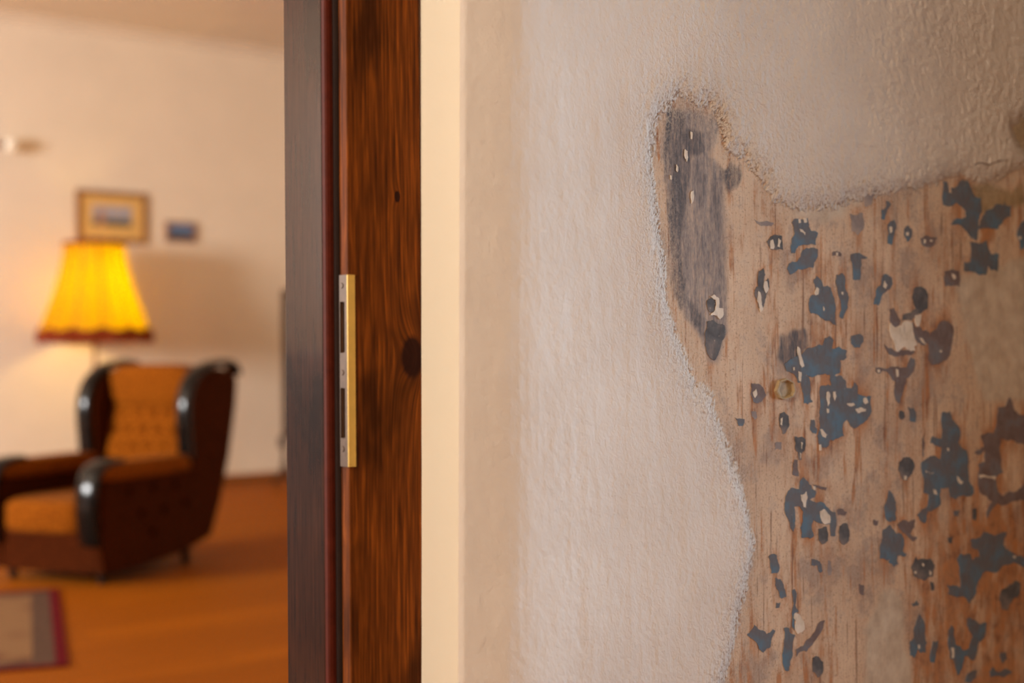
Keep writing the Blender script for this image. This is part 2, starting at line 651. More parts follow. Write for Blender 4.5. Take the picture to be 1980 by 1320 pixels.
# --- traced paint remnants: crop origin and scale, then outlines
CR = {'A': (1240, 160, 4.4), 'B': (1240, 440, 4.4), 'C': (1580, 440, 4.4), 'D': (1300, 720, 4.4), 'E': (1580, 720, 4.4),
      'F': (1340, 1000, 4.125), 'G': (1600, 1000, 4.126), 'H': (1580, 140, 3.3)}
FLAKES = '''
H b 805,690 830,700 840,770 862,772 855,735 890,730 905,700 960,690 985,740 1005,790 1045,800 1050,890 1030,940 1020,1070 990,1060 940,1000 850,970 890,930 950,920 945,880 890,830 805,845
H b 1040,950 1080,880 1190,850 1195,825 1205,848 1240,850 1235,920 1180,960 1150,1000 1030,1000
H b 975,1080 1080,1070 1110,1160 1160,1160 1150,1270 1110,1260 1090,1230 1075,1290 1030,1290 990,1270 935,1260 940,1210 980,1210
H b 1275,1040 1300,960 1330,940 1360,980 1360,1080 1330,1110 1300,1130
H b 440,820 470,840 450,870 430,940 410,930 410,880 440,860
H b 450,970 490,940 505,980 490,1040 475,1100 450,1090
H b 555,1000 580,975 605,1000 600,1050 575,1080 555,1040
H v 660,1060 690,1040 720,1050 765,1050 750,1090 730,1110 690,1110 665,1090
H g 210,900 290,895 295,1000 260,1040 220,1010
H g 300,750 375,735 365,770 345,845 305,855
H b 215,1160 320,1180 280,1190 275,1320 230,1320 225,1230 215,1200
H v 95,1150 125,1140 155,1160 150,1172 95,1170
C v 1085,370 1130,360 1205,370 1210,500 1160,490 1090,500
C b 165,400 210,385 235,420 240,520 270,590 260,680 240,720 215,775 190,760 205,700 200,620 170,520 155,450
B b 1460,450 1490,410 1530,450 1545,500 1610,510 1640,600 1650,700 1655,830 1610,800 1550,780 1500,740 1440,730 1420,640 1440,580 1490,560 1480,510
C b 565,400 600,400 630,420 640,480 600,530 560,560 520,660 480,650 500,580 510,510 540,490
C d 820,520 870,500 920,520 945,580 940,690 890,720 850,740 800,790 720,790 730,740 800,720 840,690 810,600
C v 615,690 650,680 680,740 710,800 690,840 650,850 620,800
C v 815,800 830,840 870,840 900,880 960,890 950,960 920,1000 860,980 830,930 815,860
C v 1040,810 1090,790 1140,820 1165,880 1150,970 1130,1080 1070,1130 980,1165 945,1130 950,1020 940,960 970,890
C b 290,920 345,905 390,920 395,970 360,1020 320,1020 290,990
C v 570,990 640,1030 680,1060 800,1040 830,1060 780,1080 700,1090 620,1080
C v 500,1190 540,1190 600,1200 680,1180 760,1190 800,1100 830,1120 820,1220 780,1270 740,1310 700,1320 650,1300 610,1240 560,1215 530,1240 495,1220
A g 950,1160 1060,1175 1120,1190 1100,1220 1030,1215 970,1195
A b 1275,1190 1310,1155 1410,1150 1420,1190 1440,1260 1500,1280 1480,1380 1330,1390 1300,1450 1270,1450 1275,1330 1300,1280
B b 1350,250 1370,190 1440,170 1500,185 1490,260 1460,340 1390,350 1330,350 1260,400 1235,350 1250,310 1320,290
B d 1090,80 1130,60 1190,70 1200,190 1140,190 1090,180 1060,120
B d 990,370 1030,345 1045,400 1035,470 1070,430 1080,520 1055,570 1040,640 1020,700 990,680 955,580 955,530 985,500
B d 540,620 590,600 610,640 600,710 560,720 540,670
B d 540,800 600,790 640,820 690,830 700,900 670,960 640,1060 600,1130 560,1100 520,1000 520,900
B b 1250,1130 1300,1100 1360,1080 1420,1020 1480,1010 1540,1000 1560,940 1600,920 1635,960 1620,1030 1745,1040 1745,1110 1690,1130 1690,1230 1640,1260 1560,1240 1480,1260 1400,1250 1380,1320 1330,1320 1300,1250 1230,1220 1210,1160
D b 1340,20 1440,30 1475,70 1480,130 1530,130 1545,80 1575,110 1575,180 1620,200 1690,200 1695,330 1660,400 1600,440 1545,475 1510,440 1490,400 1450,440 1460,540 1400,560 1340,570 1330,620 1280,640 1240,600 1230,540 1250,420 1250,330 1255,120 1290,110 1350,110 1340,70
D b 1090,20 1150,30 1170,100 1175,230 1190,250 1150,270 1115,260 1110,180 1090,110
D v 660,90 720,95 770,140 790,190 765,220 720,260 680,250 655,180
D b 520,385 600,395 590,450 550,450
D g 660,330 700,330 712,380 690,402 665,370
D d 910,350 950,335 985,370 990,440 960,510 930,520 910,460
D b 1175,400 1200,400 1210,460 1230,480 1220,520 1170,490
D d 1035,545 1100,545 1130,570 1120,660 1090,700 1095,740 1070,740 1065,680 1040,650
D v 1035,740 1060,740 1060,820 1070,880 1020,870 1015,850
D g 865,600 920,590 925,655 865,660
D b 1005,980 1080,990 1080,930 1110,890 1145,920 1160,950 1180,960 1185,990 1220,1010 1210,1060 1165,1080 1290,1110 1340,1170 1385,1190 1385,1390 1345,1390 1340,1290 1290,1290 1250,1280 1195,1250 1180,1310 1200,1390 1170,1412 1095,1405 1085,1320 1110,1180 1080,1140 1030,1140 1040,1250 1040,1300 1025,1352 1000,1320 995,1280 950,1170 955,1060
D v 1190,950 1240,960 1310,980 1300,1005 1260,990 1215,975
D v 1400,1170 1450,1160 1485,1190 1470,1215 1410,1210
D d 1240,1330 1310,1310 1320,1430 1270,1460 1240,1420
F b 595,310 630,290 660,300 670,350 685,400 670,440 620,445 610,390
F b 650,480 690,490 720,560 740,630 700,645 680,590 650,540
F b 940,330 990,340 1020,370 1030,430 1010,440 990,380 940,380
F b 785,580 805,570 820,630 810,700 840,750 810,760 805,900 785,860 790,720 795,640
F b 420,930 460,890 480,855 510,890 560,905 580,930 630,890 650,900 620,960 610,1030 550,1075 520,1050 500,1000 450,960
F b 720,880 760,880 770,920 810,940 790,1010 790,1080 770,1140 760,1220 730,1220 710,1130 715,1050 725,960
F v 820,1050 880,1020 940,950 980,880 1010,830 1050,820 1030,890 990,950 930,1030 900,1070 850,1070 820,1110
F d 950,1120 1000,1110 1035,1150 1030,1240 990,1275 950,1230
F d 1170,70 1230,50 1245,100 1240,190 1205,220 1165,170
F b 660,680 690,680 680,720 655,720
F g 1075,340 1100,350 1100,460 1075,460
G b 440,100 500,60 530,100 550,130 590,130 610,180 600,270 630,290 625,305 560,305 550,340 565,370 530,395 490,360 500,330 480,345 420,330 415,240 430,200
G v 555,60 600,20 695,15 690,80 660,130 715,160 680,190 640,150 600,120 570,90
G d 690,350 705,315 715,335 750,330 820,330 855,380 840,470 770,505 690,470 665,400
G b 1140,180 1220,160 1240,120 1340,150 1430,120 1400,220 1450,270 1568,320 1620,330 1620,400 1568,400 1410,380 1360,430 1290,430 1240,440 1200,510 1185,600 1160,650 1130,690 1080,630 960,610 970,580 945,540 1000,540 1060,560 1055,420 1030,330 1060,290 1140,290 1150,340 1210,320 1200,250 1150,240
G d 960,160 1000,150 990,210 965,195
G d 1390,580 1430,560 1500,500 1540,530 1530,610 1480,650 1440,740 1390,730 1370,660
G b 675,690 710,660 730,695 690,710
G b 690,880 730,770 770,830 775,930 790,1000 780,1080 740,1080 720,1050 690,1120 660,1100 655,990 690,960
G b 840,990 880,980 870,1060 850,1160 820,1150
G b 965,900 990,860 1010,900 1020,1010 1080,1060 1130,1040 1160,950 1110,860 1110,810 1180,820 1215,850 1270,840 1250,960 1210,990 1190,1080 1170,1140 1090,1110 1075,1200 1040,1260 1020,1200 1010,1140 980,1130 960,1000
G b 1380,1080 1420,1070 1435,1130 1400,1160 1380,1120
G b 1290,1230 1320,1190 1350,1230 1450,1220 1470,1240 1350,1260 1300,1270
G b 1110,1260 1160,1220 1195,1220 1180,1280 1130,1320 1100,1310
G v 250,530 290,540 290,620 260,610
G b 470,0 550,0 540,30 490,35
G v 365,20 395,30 390,65 370,60
G d 820,510 845,520 850,580 825,580
E b 1060,340 1130,330 1150,400 1210,470 1220,540 1200,590 1270,660 1280,800 1290,920 1330,970 1330,1030 1240,1040 1180,1080 1130,1060 1120,980 1050,980 1050,1120 1000,1160 940,1180 920,1280 880,1260 850,1210 940,1130 950,1040 905,1020 900,880 890,760 960,710 1050,740 1060,640 1000,620 960,600 980,540 1060,560
E v 1640,210 1670,300 1700,340 1760,360 1830,380 1830,600 1760,610 1680,580 1560,560 1560,700 1580,850 1520,900 1540,1020 1580,1050 1640,1010 1760,950 1830,960 1830,1090 1760,1090 1640,1100 1530,1110 1490,1160 1450,1240 1440,1190 1490,1100 1440,1050 1380,1010 1370,910 1370,780 1430,760 1430,660 1370,700 1340,680 1420,630 1390,540 1450,510 1500,520 1530,400 1540,290 1600,290
E b 590,1100 610,1000 640,1030 670,1100 670,1250 620,1270 590,1250 570,1150
E b 770,290 820,300 840,340 835,420 790,410
E d 700,330 740,335 745,380 715,400 695,370
E d 700,760 760,720 810,740 830,800 790,880 760,920 720,900 690,830
E v 650,30 760,30 740,120 720,200 705,260 670,240 655,180 660,100
E b 480,1250 520,1260 510,1300 480,1290
E b 1160,1180 1210,1170 1200,1220 1165,1220
E d 1320,1160 1350,1150 1350,1260 1320,1250
E v 895,560 910,520 915,600 905,720 895,700
'''
CHIPS = '''
C 620,810 660,850 720,830 735,800 805,810 815,900 850,990 820,1010 835,1050 790,1050 740,1010 690,1055 670,1050 640,950 615,880
C 830,745 885,740 875,800 860,840 840,835 830,790
C 865,940 890,940 925,995 890,975
C 1145,390 1170,400 1180,430 1160,440 1145,410
C 570,450 595,490 580,520 560,500
C 668,1200 688,1205 690,1260 676,1270
C 508,1208 528,1205 535,1228 515,1235
C 1040,1045 1055,1040 1060,1060 1045,1062
C 48,670 60,690 55,710 47,700
C 205,545 222,550 218,572 206,565
B 565,585 600,570 640,600 640,680 680,690 680,740 650,780 620,750 570,745 610,700 620,660 615,615
B 1090,110 1110,100 1125,160 1115,185 1090,180
B 1160,90 1180,110 1170,170 1150,160
B 1035,460 1060,455 1075,520 1050,560 1030,510
B 985,540 1000,550 1010,620 1025,700 1005,720 990,650 975,610
B 1325,1010 1345,1030 1360,1110 1380,1180 1360,1190 1340,1130
B 1330,1220 1355,1230 1350,1310 1335,1300
B 1488,505 1508,520 1500,570 1478,575 1470,560
B 1340,10 1360,15 1390,40 1388,65 1365,40 1345,30
B 1285,1190 1298,1185 1300,1210 1288,1215
A 345,570 365,585 370,640 360,675 345,640
A 400,930 418,920 415,1010 402,1030
A 268,700 282,720 278,765 268,750
A 216,790 228,795 226,830 217,825
A 395,420 408,425 406,485 396,480
A 1330,1160 1350,1158 1352,1190 1335,1195
A 1375,1150 1400,1152 1405,1185 1380,1190
D 670,170 700,140 710,190 690,215
D 915,390 930,380 925,450 912,440
D 1090,590 1105,600 1095,650
D 1080,680 1090,690 1085,730
D 1310,170 1325,160 1340,190 1335,260 1320,285 1308,220
D 1365,165 1385,160 1392,200 1378,240 1368,210
D 1310,305 1330,310 1330,340 1315,345
D 1250,480 1270,480 1310,530 1300,555 1275,545
D 1625,215 1650,215 1665,255 1640,270 1622,245
D 1555,310 1600,295 1645,310 1640,330 1575,345
D 1480,262 1540,258 1550,275 1500,285
D 1085,1040 1120,1030 1135,1010 1145,1060 1130,1150 1110,1140 1090,1080
D 1250,1180 1290,1160 1340,1220 1340,1280 1290,1290 1255,1230
D 1190,965 1212,965 1215,995 1200,1000
D 1245,615 1260,610 1265,660 1248,665
F 805,760 840,770 880,830 885,890 830,930 805,880 815,830 795,800
G 985,1040 1010,1040 1005,1120 990,1120
G 720,1015 735,1015 738,1045 722,1045
G 755,365 768,370 768,390 755,388
G 690,430 708,430 706,450 692,448
G 815,425 828,440 822,465 812,455
G 1480,305 1500,310 1495,325 1478,320
E 985,990 1010,1000 1020,1040 990,1030
E 1190,880 1240,930 1220,950 1190,910
E 920,830 990,850 980,860 925,850
E 1375,870 1520,880 1510,915 1440,890 1380,895
E 740,875 760,880 755,915 738,910
E 1105,640 1120,645 1118,670 1106,665
H 460,985 475,985 478,1015 465,1025
H 565,1022 582,1020 582,1040 568,1042
H 680,1065 692,1068 690,1090 678,1090
H 720,1065 735,1068 732,1080 720,1080
H 118,1150 130,1150 130,1168 120,1168
H 1285,1045 1300,1045 1300,1065 1287,1065
'''


def parse(txt, has_type):
    out = []
    for ln in txt.strip().splitlines():
        q = ln.split()
        ox, oy, s = CR[q[0]]
        typ = q[1] if has_type else 'w'
        pts = [(ox + float(a) / s, oy + float(b) / s) for a, b in (p.split(',') for p in q[2 if has_type else 1:])]
        out.append((typ, wall_xz(pts, YN + 0.005)))
    return out


def roughen(poly, seed, amt=0.10, levels=2):
    r = random.Random(seed)
    P = [np.array(p) for p in poly]
    for lv in range(levels):
        Q = []
        for i in range(len(P)):
            a, b = P[i], P[(i + 1) % len(P)]
            L = np.linalg.norm(b - a)
            nrm = np.array([-(b - a)[1], (b - a)[0]])
            Q.append(a)
            if L > 0.0016:
                Q.append((a + b) / 2 + nrm * r.uniform(-amt, amt) + (b - a) * r.uniform(-.12, .12))
        P = Q
    return np.array(P)


flakes = parse(FLAKES, True)
chips = parse(CHIPS, False)

# --- height field grid
NXG, NZG = 720, 700
ZG0, ZG1, XG1 = 0.42, 1.68, 2.20
zz = np.linspace(ZG0, ZG1, NZG)
uu = np.linspace(0, 1, NXG)
cxs = corner_x(zz)
GX = cxs[:, None] + (XG1 - cxs[:, None]) * uu[None, :]
GZ = np.repeat(zz[:, None], NXG, 1)


def patch_dist(X, Z):
    d = np.maximum(sdist(X, Z, PATCH_W), sdist(X, Z, NOTCH_W))
    d = d + fbm(X, Z, 28, 11, 4) * 0.0052 + fbm(X, Z, 170, 17, 3) * 0.0034
    return d


def wall_height(X, Z, d):
    s = X - corner_x(Z)
    base = profile(s) + fbm(X, Z * 0.55, 5.5, 3, 3) * 0.0022 * sstep(0, .05, s)
    # trowel marks running up and down near the corner
    base = base + fbm(X, Z * 0.22, 42, 23, 3) * 0.00075 * sstep(0.01, .05, s) * (1 - 0.6 * sstep(.35, .6, s))
    m = sstep(-0.026, 0.0035, d) ** 1.5               # 0 plaster .. 1 uncovered: the plaster thins out to the edge
    rough = np.exp(-np.clip(-d - 0.004, 0, None) / 0.022) * (1 - sstep(0.000, 0.008, d))
    pits = vnoise(X * 300 - Z * 60, Z * 340, 31) * 0.55 + vnoise(X * 560 + Z * 90, Z * 560, 37) * 0.45
    pits = np.clip(pits - 0.44, 0, None)
    edge = sstep(-0.0035, 0.0035, d + (pits - 0.10) * 0.030 * rough)
    plas = base - rough * pits * 0.0052 + 0.0003 * fbm(X, Z, 120, 41, 2) + fbm(X, Z + X * 0.35, 165, 43, 2) * (0.00012 + 0.00085 * sstep(1.12, 1.34, X) * sstep(1.00, 1.25, Z) * (0.45 + vnoise(X * 9, Z * 9, 47) * 1.1))
    under = -0.0052 + profile(s) * 0.92 + 0.00025 * fbm(X * 2.0, Z * 0.3, 60, 51, 3) + 0.0
    return plas * (1 - m) + under * m, edge, rough * np.clip(pits * 3.0 - 0.15, 0, 1)


GD = patch_dist(GX, GZ)
HGT, MSK, PIT = wall_height(GX, GZ, GD)

# --- masks
fl = np.zeros(GX.shape)
for typ, P in flakes:
    x0, z0 = P.min(0)
    x1, z1 = P.max(0)
    j0, j1 = np.searchsorted(zz, [z0, z1])
    sub = inside(GX[j0:j1 + 1], GZ[j0:j1 + 1], P)
    fl[j0:j1 + 1] = np.maximum(fl[j0:j1 + 1], sub)


def blur(a, sx, sz):
    def k1(n, s):
        f = np.fft.fftfreq(n)
        return np.exp(-2 * (math.pi * f * s) ** 2)
    return np.real(np.fft.ifft2(np.fft.fft2(a) * k1(a.shape[0], sz)[:, None] * k1(a.shape[1], sx)[None, :]))


halo = np.clip(blur(fl, 4, 11) * 2.2, 0, 1)


def soft(polys, wd, nz=0.006):
    a = np.zeros(GX.shape)
    nn = fbm(GX, GZ * 0.5, 45, 61, 3) * nz
    for p in polys:
        a = np.maximum(a, sstep(-wd, wd, sdist(GX, GZ, p) + nn))
    return a


grey = soft([GREY_W], 0.006)
dark = soft(DARKS, 0.004, 0.013)
pale = soft(PALES, 0.008, 0.008)
olive = soft([OLIVE_W, NOTCH_W], 0.006)
brown = soft([BROWN_W], 0.05, 0.03)

nv = NXG * NZG
co = np.stack([GX, YN - HGT, GZ], -1).reshape(-1, 3).astype(np.float32)
# coarse rest of the wall around the dense part: below, above, right
ext = []
nvb = nv
idx = np.arange(nv).reshape(NZG, NXG)
quads = np.stack([idx[:-1, :-1], idx[:-1, 1:], idx[1:, 1:], idx[1:, :-1]], -1).reshape(-1, 4)
extra_v, extra_q = [], []
def strip_to(ids, zval):
    global nvb
    st = nvb
    for i in ids:
        extra_v.append((co[i][0], co[i][1], zval))
    nvb += len(ids)
    for a in range(len(ids) - 1):
        extra_q.append((ids[a], ids[a + 1], st + a + 1, st + a))
    return st
lo = strip_to(list(idx[0]), 0.0)
hi = strip_to(list(idx[-1]), CH)
rt = nvb
col_r = [lo + NXG - 1] + list(idx[:, -1]) + [hi + NXG - 1]
allv = np.vstack([co, np.array(extra_v, np.float32)])
rv = []
for i in col_r:
    rv.append((NR, YN, allv[i][2]))
allv = np.vstack([allv, np.array(rv, np.float32)])
for a in range(len(col_r) - 1):
    extra_q.append((col_r[a], rt + a, rt + a + 1, col_r[a + 1]))
# reveal side and back so the wall has its thickness
quads = np.vstack([quads, np.array(extra_q)])
me = bpy.data.meshes.new('wall_front')
me.vertices.add(len(allv))
me.vertices.foreach_set('co', allv.ravel())
me.loops.add(len(quads) * 4)
me.loops.foreach_set('vertex_index', quads.ravel().astype(np.int32))
me.polygons.add(len(quads))
me.polygons.foreach_set('loop_start', np.arange(0, len(quads) * 4, 4, dtype=np.int32))
me.update(calc_edges=True)
me.polygons.foreach_set('use_smooth', np.ones(len(quads), bool))


def attr(name, chans):
    a = me.attributes.new(name, 'FLOAT_COLOR', 'POINT')
    buf = np.zeros((len(allv), 4), np.float32)
    for k, c in enumerate(chans):
        buf[:nv, k] = c.ravel()
    a.data.foreach_set('color', buf.ravel())


attr('layer_a', (MSK, grey, halo, pale))
attr('layer_b', (dark, olive, MSK * 0, brown))
peelw = 0.16 + 0.12 * sstep(.05, .15, GX - corner_x(GZ)) + 0.62 * sstep(1.10, 1.30, GX) * sstep(0.98, 1.22, GZ) + 0.35 * np.exp(-np.clip(-GD, 0, None) / 0.04)
attr('layer_c', (MSK * 0, np.clip(peelw, 0, 1), np.exp(-(np.abs(GD + 0.004) / 0.026) ** 1.5)))
wall = bpy.data.objects.new('wall_front', me)
COL.objects.link(wall)
finish(wall, 'white plaster wall peeling to bare brown and blue old paint', 'wall', kind='structure')

# --- its material
t = NT('peeling_plaster', 0.82, 0.25)
v = t.coord('Object')
A = t.n('ShaderNodeAttribute', attribute_name='layer_a')
Bn = t.n('ShaderNodeAttribute', attribute_name='layer_b')
sa, sb = t.n('ShaderNodeSeparateColor'), t.n('ShaderNodeSeparateColor')
t.l(A.outputs['Color'], sa.inputs[0])
t.l(Bn.outputs['Color'], sb.inputs[0])
msk, gry, hal, pal = sa.outputs[0], sa.outputs[1], sa.outputs[2], A.outputs['Alpha']
drk, oli, pit, brn = sb.outputs[0], sb.outputs[1], sb.outputs[2], Bn.outputs['Alpha']


def stretched(sx, sz, scale, detail=4, rough=0.6, dist=0.0):
    return t.noise(t.coord('Object', (sx, 1, sz)), scale, detail, rough, dist)


# plaster colour
pc = t.ramp(t.noise(v, 7, 4), [(0.3, lin(219, 204, 190)), (0.7, lin(230, 217, 204))])
Cn = t.n('ShaderNodeAttribute', attribute_name='layer_c')
sc_ = t.n('ShaderNodeSeparateColor')
t.l(Cn.outputs['Color'], sc_.inputs[0])
# uncovered layer: tan wash with vertical brushing
tan = t.ramp(t.noise(v, 26, 5, 0.65), [(0.28, lin(192, 160, 134)), (0.5, lin(216, 186, 158)), (0.72, lin(228, 204, 180))])
fine = stretched(1, 0.10, 330, 3, 0.6)
mott = t.noise(v, 13, 6, 0.7)
tan = t.mix(t.maprange(mott, 0.50, 0.62, 0, 0.75), tan, lin(164, 140, 126))
tan = t.mix(t.maprange(mott, 0.47, 0.36, 0, 0.75), tan, lin(234, 206, 178))
tan = t.mix(t.maprange(fine, 0.52, 0.74, 0, 0.30), tan, lin(150, 106, 74))
grit = t.noise(v, 330, 3, 0.7)
tan = t.mix(t.maprange(grit, 0.56, 0.66, 0, 0.55), tan, lin(136, 94, 66))
tan = t.mix(t.maprange(grit, 0.40, 0.30, 0, 0.35), tan, lin(232, 210, 188))
# rusty streaks and ochre blotches, strongest round the paint remnants
s1 = stretched(1, 0.085, 95, 4, 0.65, 0.2)
s2 = stretched(1, 0.30, 40, 5, 0.65)
rust_f = t.math('MULTIPLY', t.maprange(s1, 0.50, 0.62, 0, 1, True), t.maprange(s2, 0.42, 0.56, 0.0, 1.0))
rust_h = t.math('MULTIPLY', t.maprange(s2, 0.43, 0.56, 0.0, 1.0, True), hal)
rust = t.math('MAXIMUM', rust_f, rust_h)
rust = t.math('MULTIPLY', rust, t.math('SUBTRACT', 1.0, t.math('MULTIPLY', gry, 0.8)))
rust = t.math('ADD', rust, t.math('MULTIPLY', brn, t.maprange(s2, 0.36, 0.58, 0.2, 0.9)), None, True)
rc = t.ramp(t.noise(v, 48, 5, 0.65), [(0.35, lin(136, 76, 34)), (0.5, lin(174, 112, 62)), (0.66, lin(186, 112, 42))])
uc = t.mix(t.math('MULTIPLY', rust, 0.80), tan, rc)
# thin dark grain lines
s3 = stretched(1, 0.05, 160, 2, 0.5)
uc = t.mix(t.maprange(s3, 0.655, 0.70, 0, 0.6), uc, lin(112, 62, 34))
# grey violet veil, dark remains, pale filler, olive glue
veil = t.math('ADD', t.math('MULTIPLY', stretched(1, 0.12, 85, 5, 0.7), 0.62), t.math('MULTIPLY', t.noise(t.coord('Object', (1, 1, 0.3)), 300, 3, 0.7), 0.38))
gc = t.ramp(veil, [(0.38, lin(112, 103, 103)), (0.5, lin(146, 132, 127)), (0.62, lin(186, 164, 148))])
uc = t.mix(t.math('MULTIPLY', gry, t.maprange(veil, 0.42, 0.66, 1.0, 0.7)), uc, gc)
dc = t.ramp(veil, [(0.4, lin(84, 80, 84)), (0.6, lin(122, 108, 104))])
uc = t.mix(t.math('MULTIPLY', drk, t.maprange(veil, 0.44, 0.62, 1.0, 0.5)), uc, dc)
plc = t.ramp(t.noise(v, 30, 5, 0.65), [(0.3, lin(184, 162, 140)), (0.7, lin(228, 212, 192))])
uc = t.mix(t.math('MULTIPLY', pal, 0.9), uc, plc)
olc = t.ramp(t.noise(v, 50, 4), [(0.3, lin(134, 112, 76)), (0.7, lin(176, 150, 112))])
uc = t.mix(t.math('MULTIPLY', oli, 0.85), uc, olc)
band = sc_.outputs[2]
stip = t.noise(t.coord('Object', (1, 1, 0.8)), 360, 3, 0.65, 0.4)
pc = t.mix(t.math('MULTIPLY', band, t.maprange(stip, 0.52, 0.62, 0, 0.72)), pc, lin(158, 124, 96))
uc = t.mix(t.math('MULTIPLY', band, t.maprange(stip, 0.53, 0.43, 0, 0.7)), uc, lin(216, 194, 172))
col = t.mix(msk, pc, uc)
t.color(col)
# fine relief: orange-peel plaster, brushed uncovered layer
peel = t.math('ADD', t.noise(v, 150, 3, 0.6), t.math('MULTIPLY', t.noise(v, 420, 2, 0.6), 0.45))
peel = t.math('ADD', peel, t.math('MULTIPLY', t.noise(t.coord('Object', (1, 1, 0.35)), 55, 2, 0.5), 0.8))
brush = t.math('ADD', t.math('MULTIPLY', fine, 0.5), t.math('MULTIPLY', t.noise(v, 520, 2), 0.5))
hm = t.n('ShaderNodeMix', data_type='FLOAT')
t.l(msk, hm.inputs[0])
t.l(t.math('MULTIPLY', peel, sc_.outputs[1]), hm.inputs[2])
t.l(t.math('MULTIPLY', brush, 0.32), hm.inputs[3])
t.normal(t.bump(t.math('ADD', hm.outputs[0], t.math('MULTIPLY', t.math('MULTIPLY', band, stip), -0.6)), 0.9, 0.0040))
me.materials.append(t.m)


# --- paint remnants and filler chips as thin pieces of their own
def flake_mat(name, c1, c2, c3, speck=True):
    q = NT(name, 0.8, 0.12)
    vv = q.coord('Object')
    a = q.ramp(q.noise(vv, 45, 4, 0.6), [(0.32, c1), (0.5, c2), (0.68, c3)])
    if speck:
        a = q.mix(q.maprange(q.noise(vv, 260, 2, 0.5), 0.70, 0.74, 0, 0.7), a, lin(176, 160, 148))
    a = q.mix(q.maprange(q.noise(q.coord('Object', (1, 1, 0.2)), 180, 3), 0.55, 0.75, 0, 0.4), a, lin(92, 74, 66))
    q.color(a)
    q.normal(q.bump(q.noise(vv, 300, 3), 0.25, 0.0012))
    return q.m


FM = {'b': flake_mat('slate_blue_paint', lin(112, 104, 106), lin(108, 112, 120), lin(98, 122, 142)),
      'v': flake_mat('violet_brown_paint', lin(112, 94, 90), lin(126, 110, 108), lin(122, 120, 126)),
      'd': flake_mat('dark_slate_paint', lin(80, 76, 78), lin(100, 98, 100), lin(132, 120, 116)),
      'g': flake_mat('grey_paint_veil', lin(138, 124, 122), lin(154, 140, 136), lin(174, 156, 146)),
      'w': flake_mat('pale_filler', lin(212, 196, 176), lin(228, 214, 198), lin(236, 224, 210), False)}


def piece(name, poly, mat, lift, seed, amt):
    P = roughen(poly, seed, amt)
    X, Z = P[:, 0], P[:, 1]
    h, m, _ = wall_height(X, Z, patch_dist(X, Z))
    # sit on the uncovered layer, follow it where it climbs towards the plaster
    h = np.minimum(h, profile(X - corner_x(Z)) * 0.92 - 0.0044)
    cx, cz = X.mean(), Z.mean()
    bm = bmesh.new()
    top = [bm.verts.new((x - cx, YN - hh - lift - YN, z - cz)) for x, hh, z in zip(X, h, Z)]
    bot = [bm.verts.new((x - cx + 0.0002 * np.sign(x - cx), YN - hh + 0.0012 - YN, z - cz)) for x, hh, z in zip(X, h, Z)]
    bm.faces.new(top)
    n = len(top)
    for i in range(n):
        bm.faces.new((top[i], bot[i], bot[(i + 1) % n], top[(i + 1) % n]))
    bm.faces.ensure_lookup_table()
    o = obj(name, bm, mat, wall)
    o.location = (cx, YN, cz)
    return o


for k, (typ, P) in enumerate(flakes):
    piece('paint_flake', P, FM[typ], 0.00055 if typ != 'g' else 0.0003, 100 + k, 0.13)
for k, (typ, P) in enumerate(chips):
    piece('filler_chip', P, FM['w'], 0.0010, 400 + k, 0.10)

# hexagonal wall plug left in the bare layer
c = on_y(1516, 752, YN + 0.004)
hx = [(-0.0195, -.002), (-0.0125, 0.0110), (0.0015, 0.0135), (0.0150, 0.0085), (0.0185, -0.003), (0.0135, -0.0105), (-0.004, -0.0135), (-0.0125, -0.0110)]
bm = bmesh.new()
o_, i_, d_ = [], [], []
for x, z in hx:
    o_.append(bm.verts.new((x, -0.0042, z)))
    i_.append(bm.verts.new((x * 0.88 + 0.0005, -0.0044, z * 0.88)))
    d_.append(bm.verts.new((x * 0.66 + 0.0026, -0.0008, z * 0.70)))
ob = [bm.verts.new((v_.co.x * 1.04, 0.003, v_.co.z * 1.04)) for v_ in o_]
for i in range(8):
    j = (i + 1) % 8
    bm.faces.new((o_[i], o_[j], i_[j], i_[i]))
    bm.faces.new((i_[i], i_[j], d_[j], d_[i]))
    bm.faces.new((ob[i], ob[j], o_[j], o_[i]))
bm.faces.new(d_)
o = obj('wall_plug', bm, simple('yellowed_plastic', lin(172, 146, 108), 0.6, 0.2, 0.2, 200), wall)
o.location = c
o['label'] = 'yellowed hexagonal plug'

# hairline crack in the plaster near the upper right edge of the patch
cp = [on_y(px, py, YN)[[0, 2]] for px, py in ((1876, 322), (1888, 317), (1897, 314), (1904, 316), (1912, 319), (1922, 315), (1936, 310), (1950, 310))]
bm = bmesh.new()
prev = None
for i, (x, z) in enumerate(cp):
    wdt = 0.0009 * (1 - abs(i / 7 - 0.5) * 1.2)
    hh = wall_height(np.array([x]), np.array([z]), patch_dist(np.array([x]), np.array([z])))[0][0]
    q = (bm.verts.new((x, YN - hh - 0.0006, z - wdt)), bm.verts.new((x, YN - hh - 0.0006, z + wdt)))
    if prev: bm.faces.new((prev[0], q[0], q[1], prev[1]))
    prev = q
obj('hairline_crack', bm, simple('crack_shadow_dirt', lin(120, 90, 70), 0.9, 0.1), wall)  # flat strip, the crack's shadow painted in along with its dirt

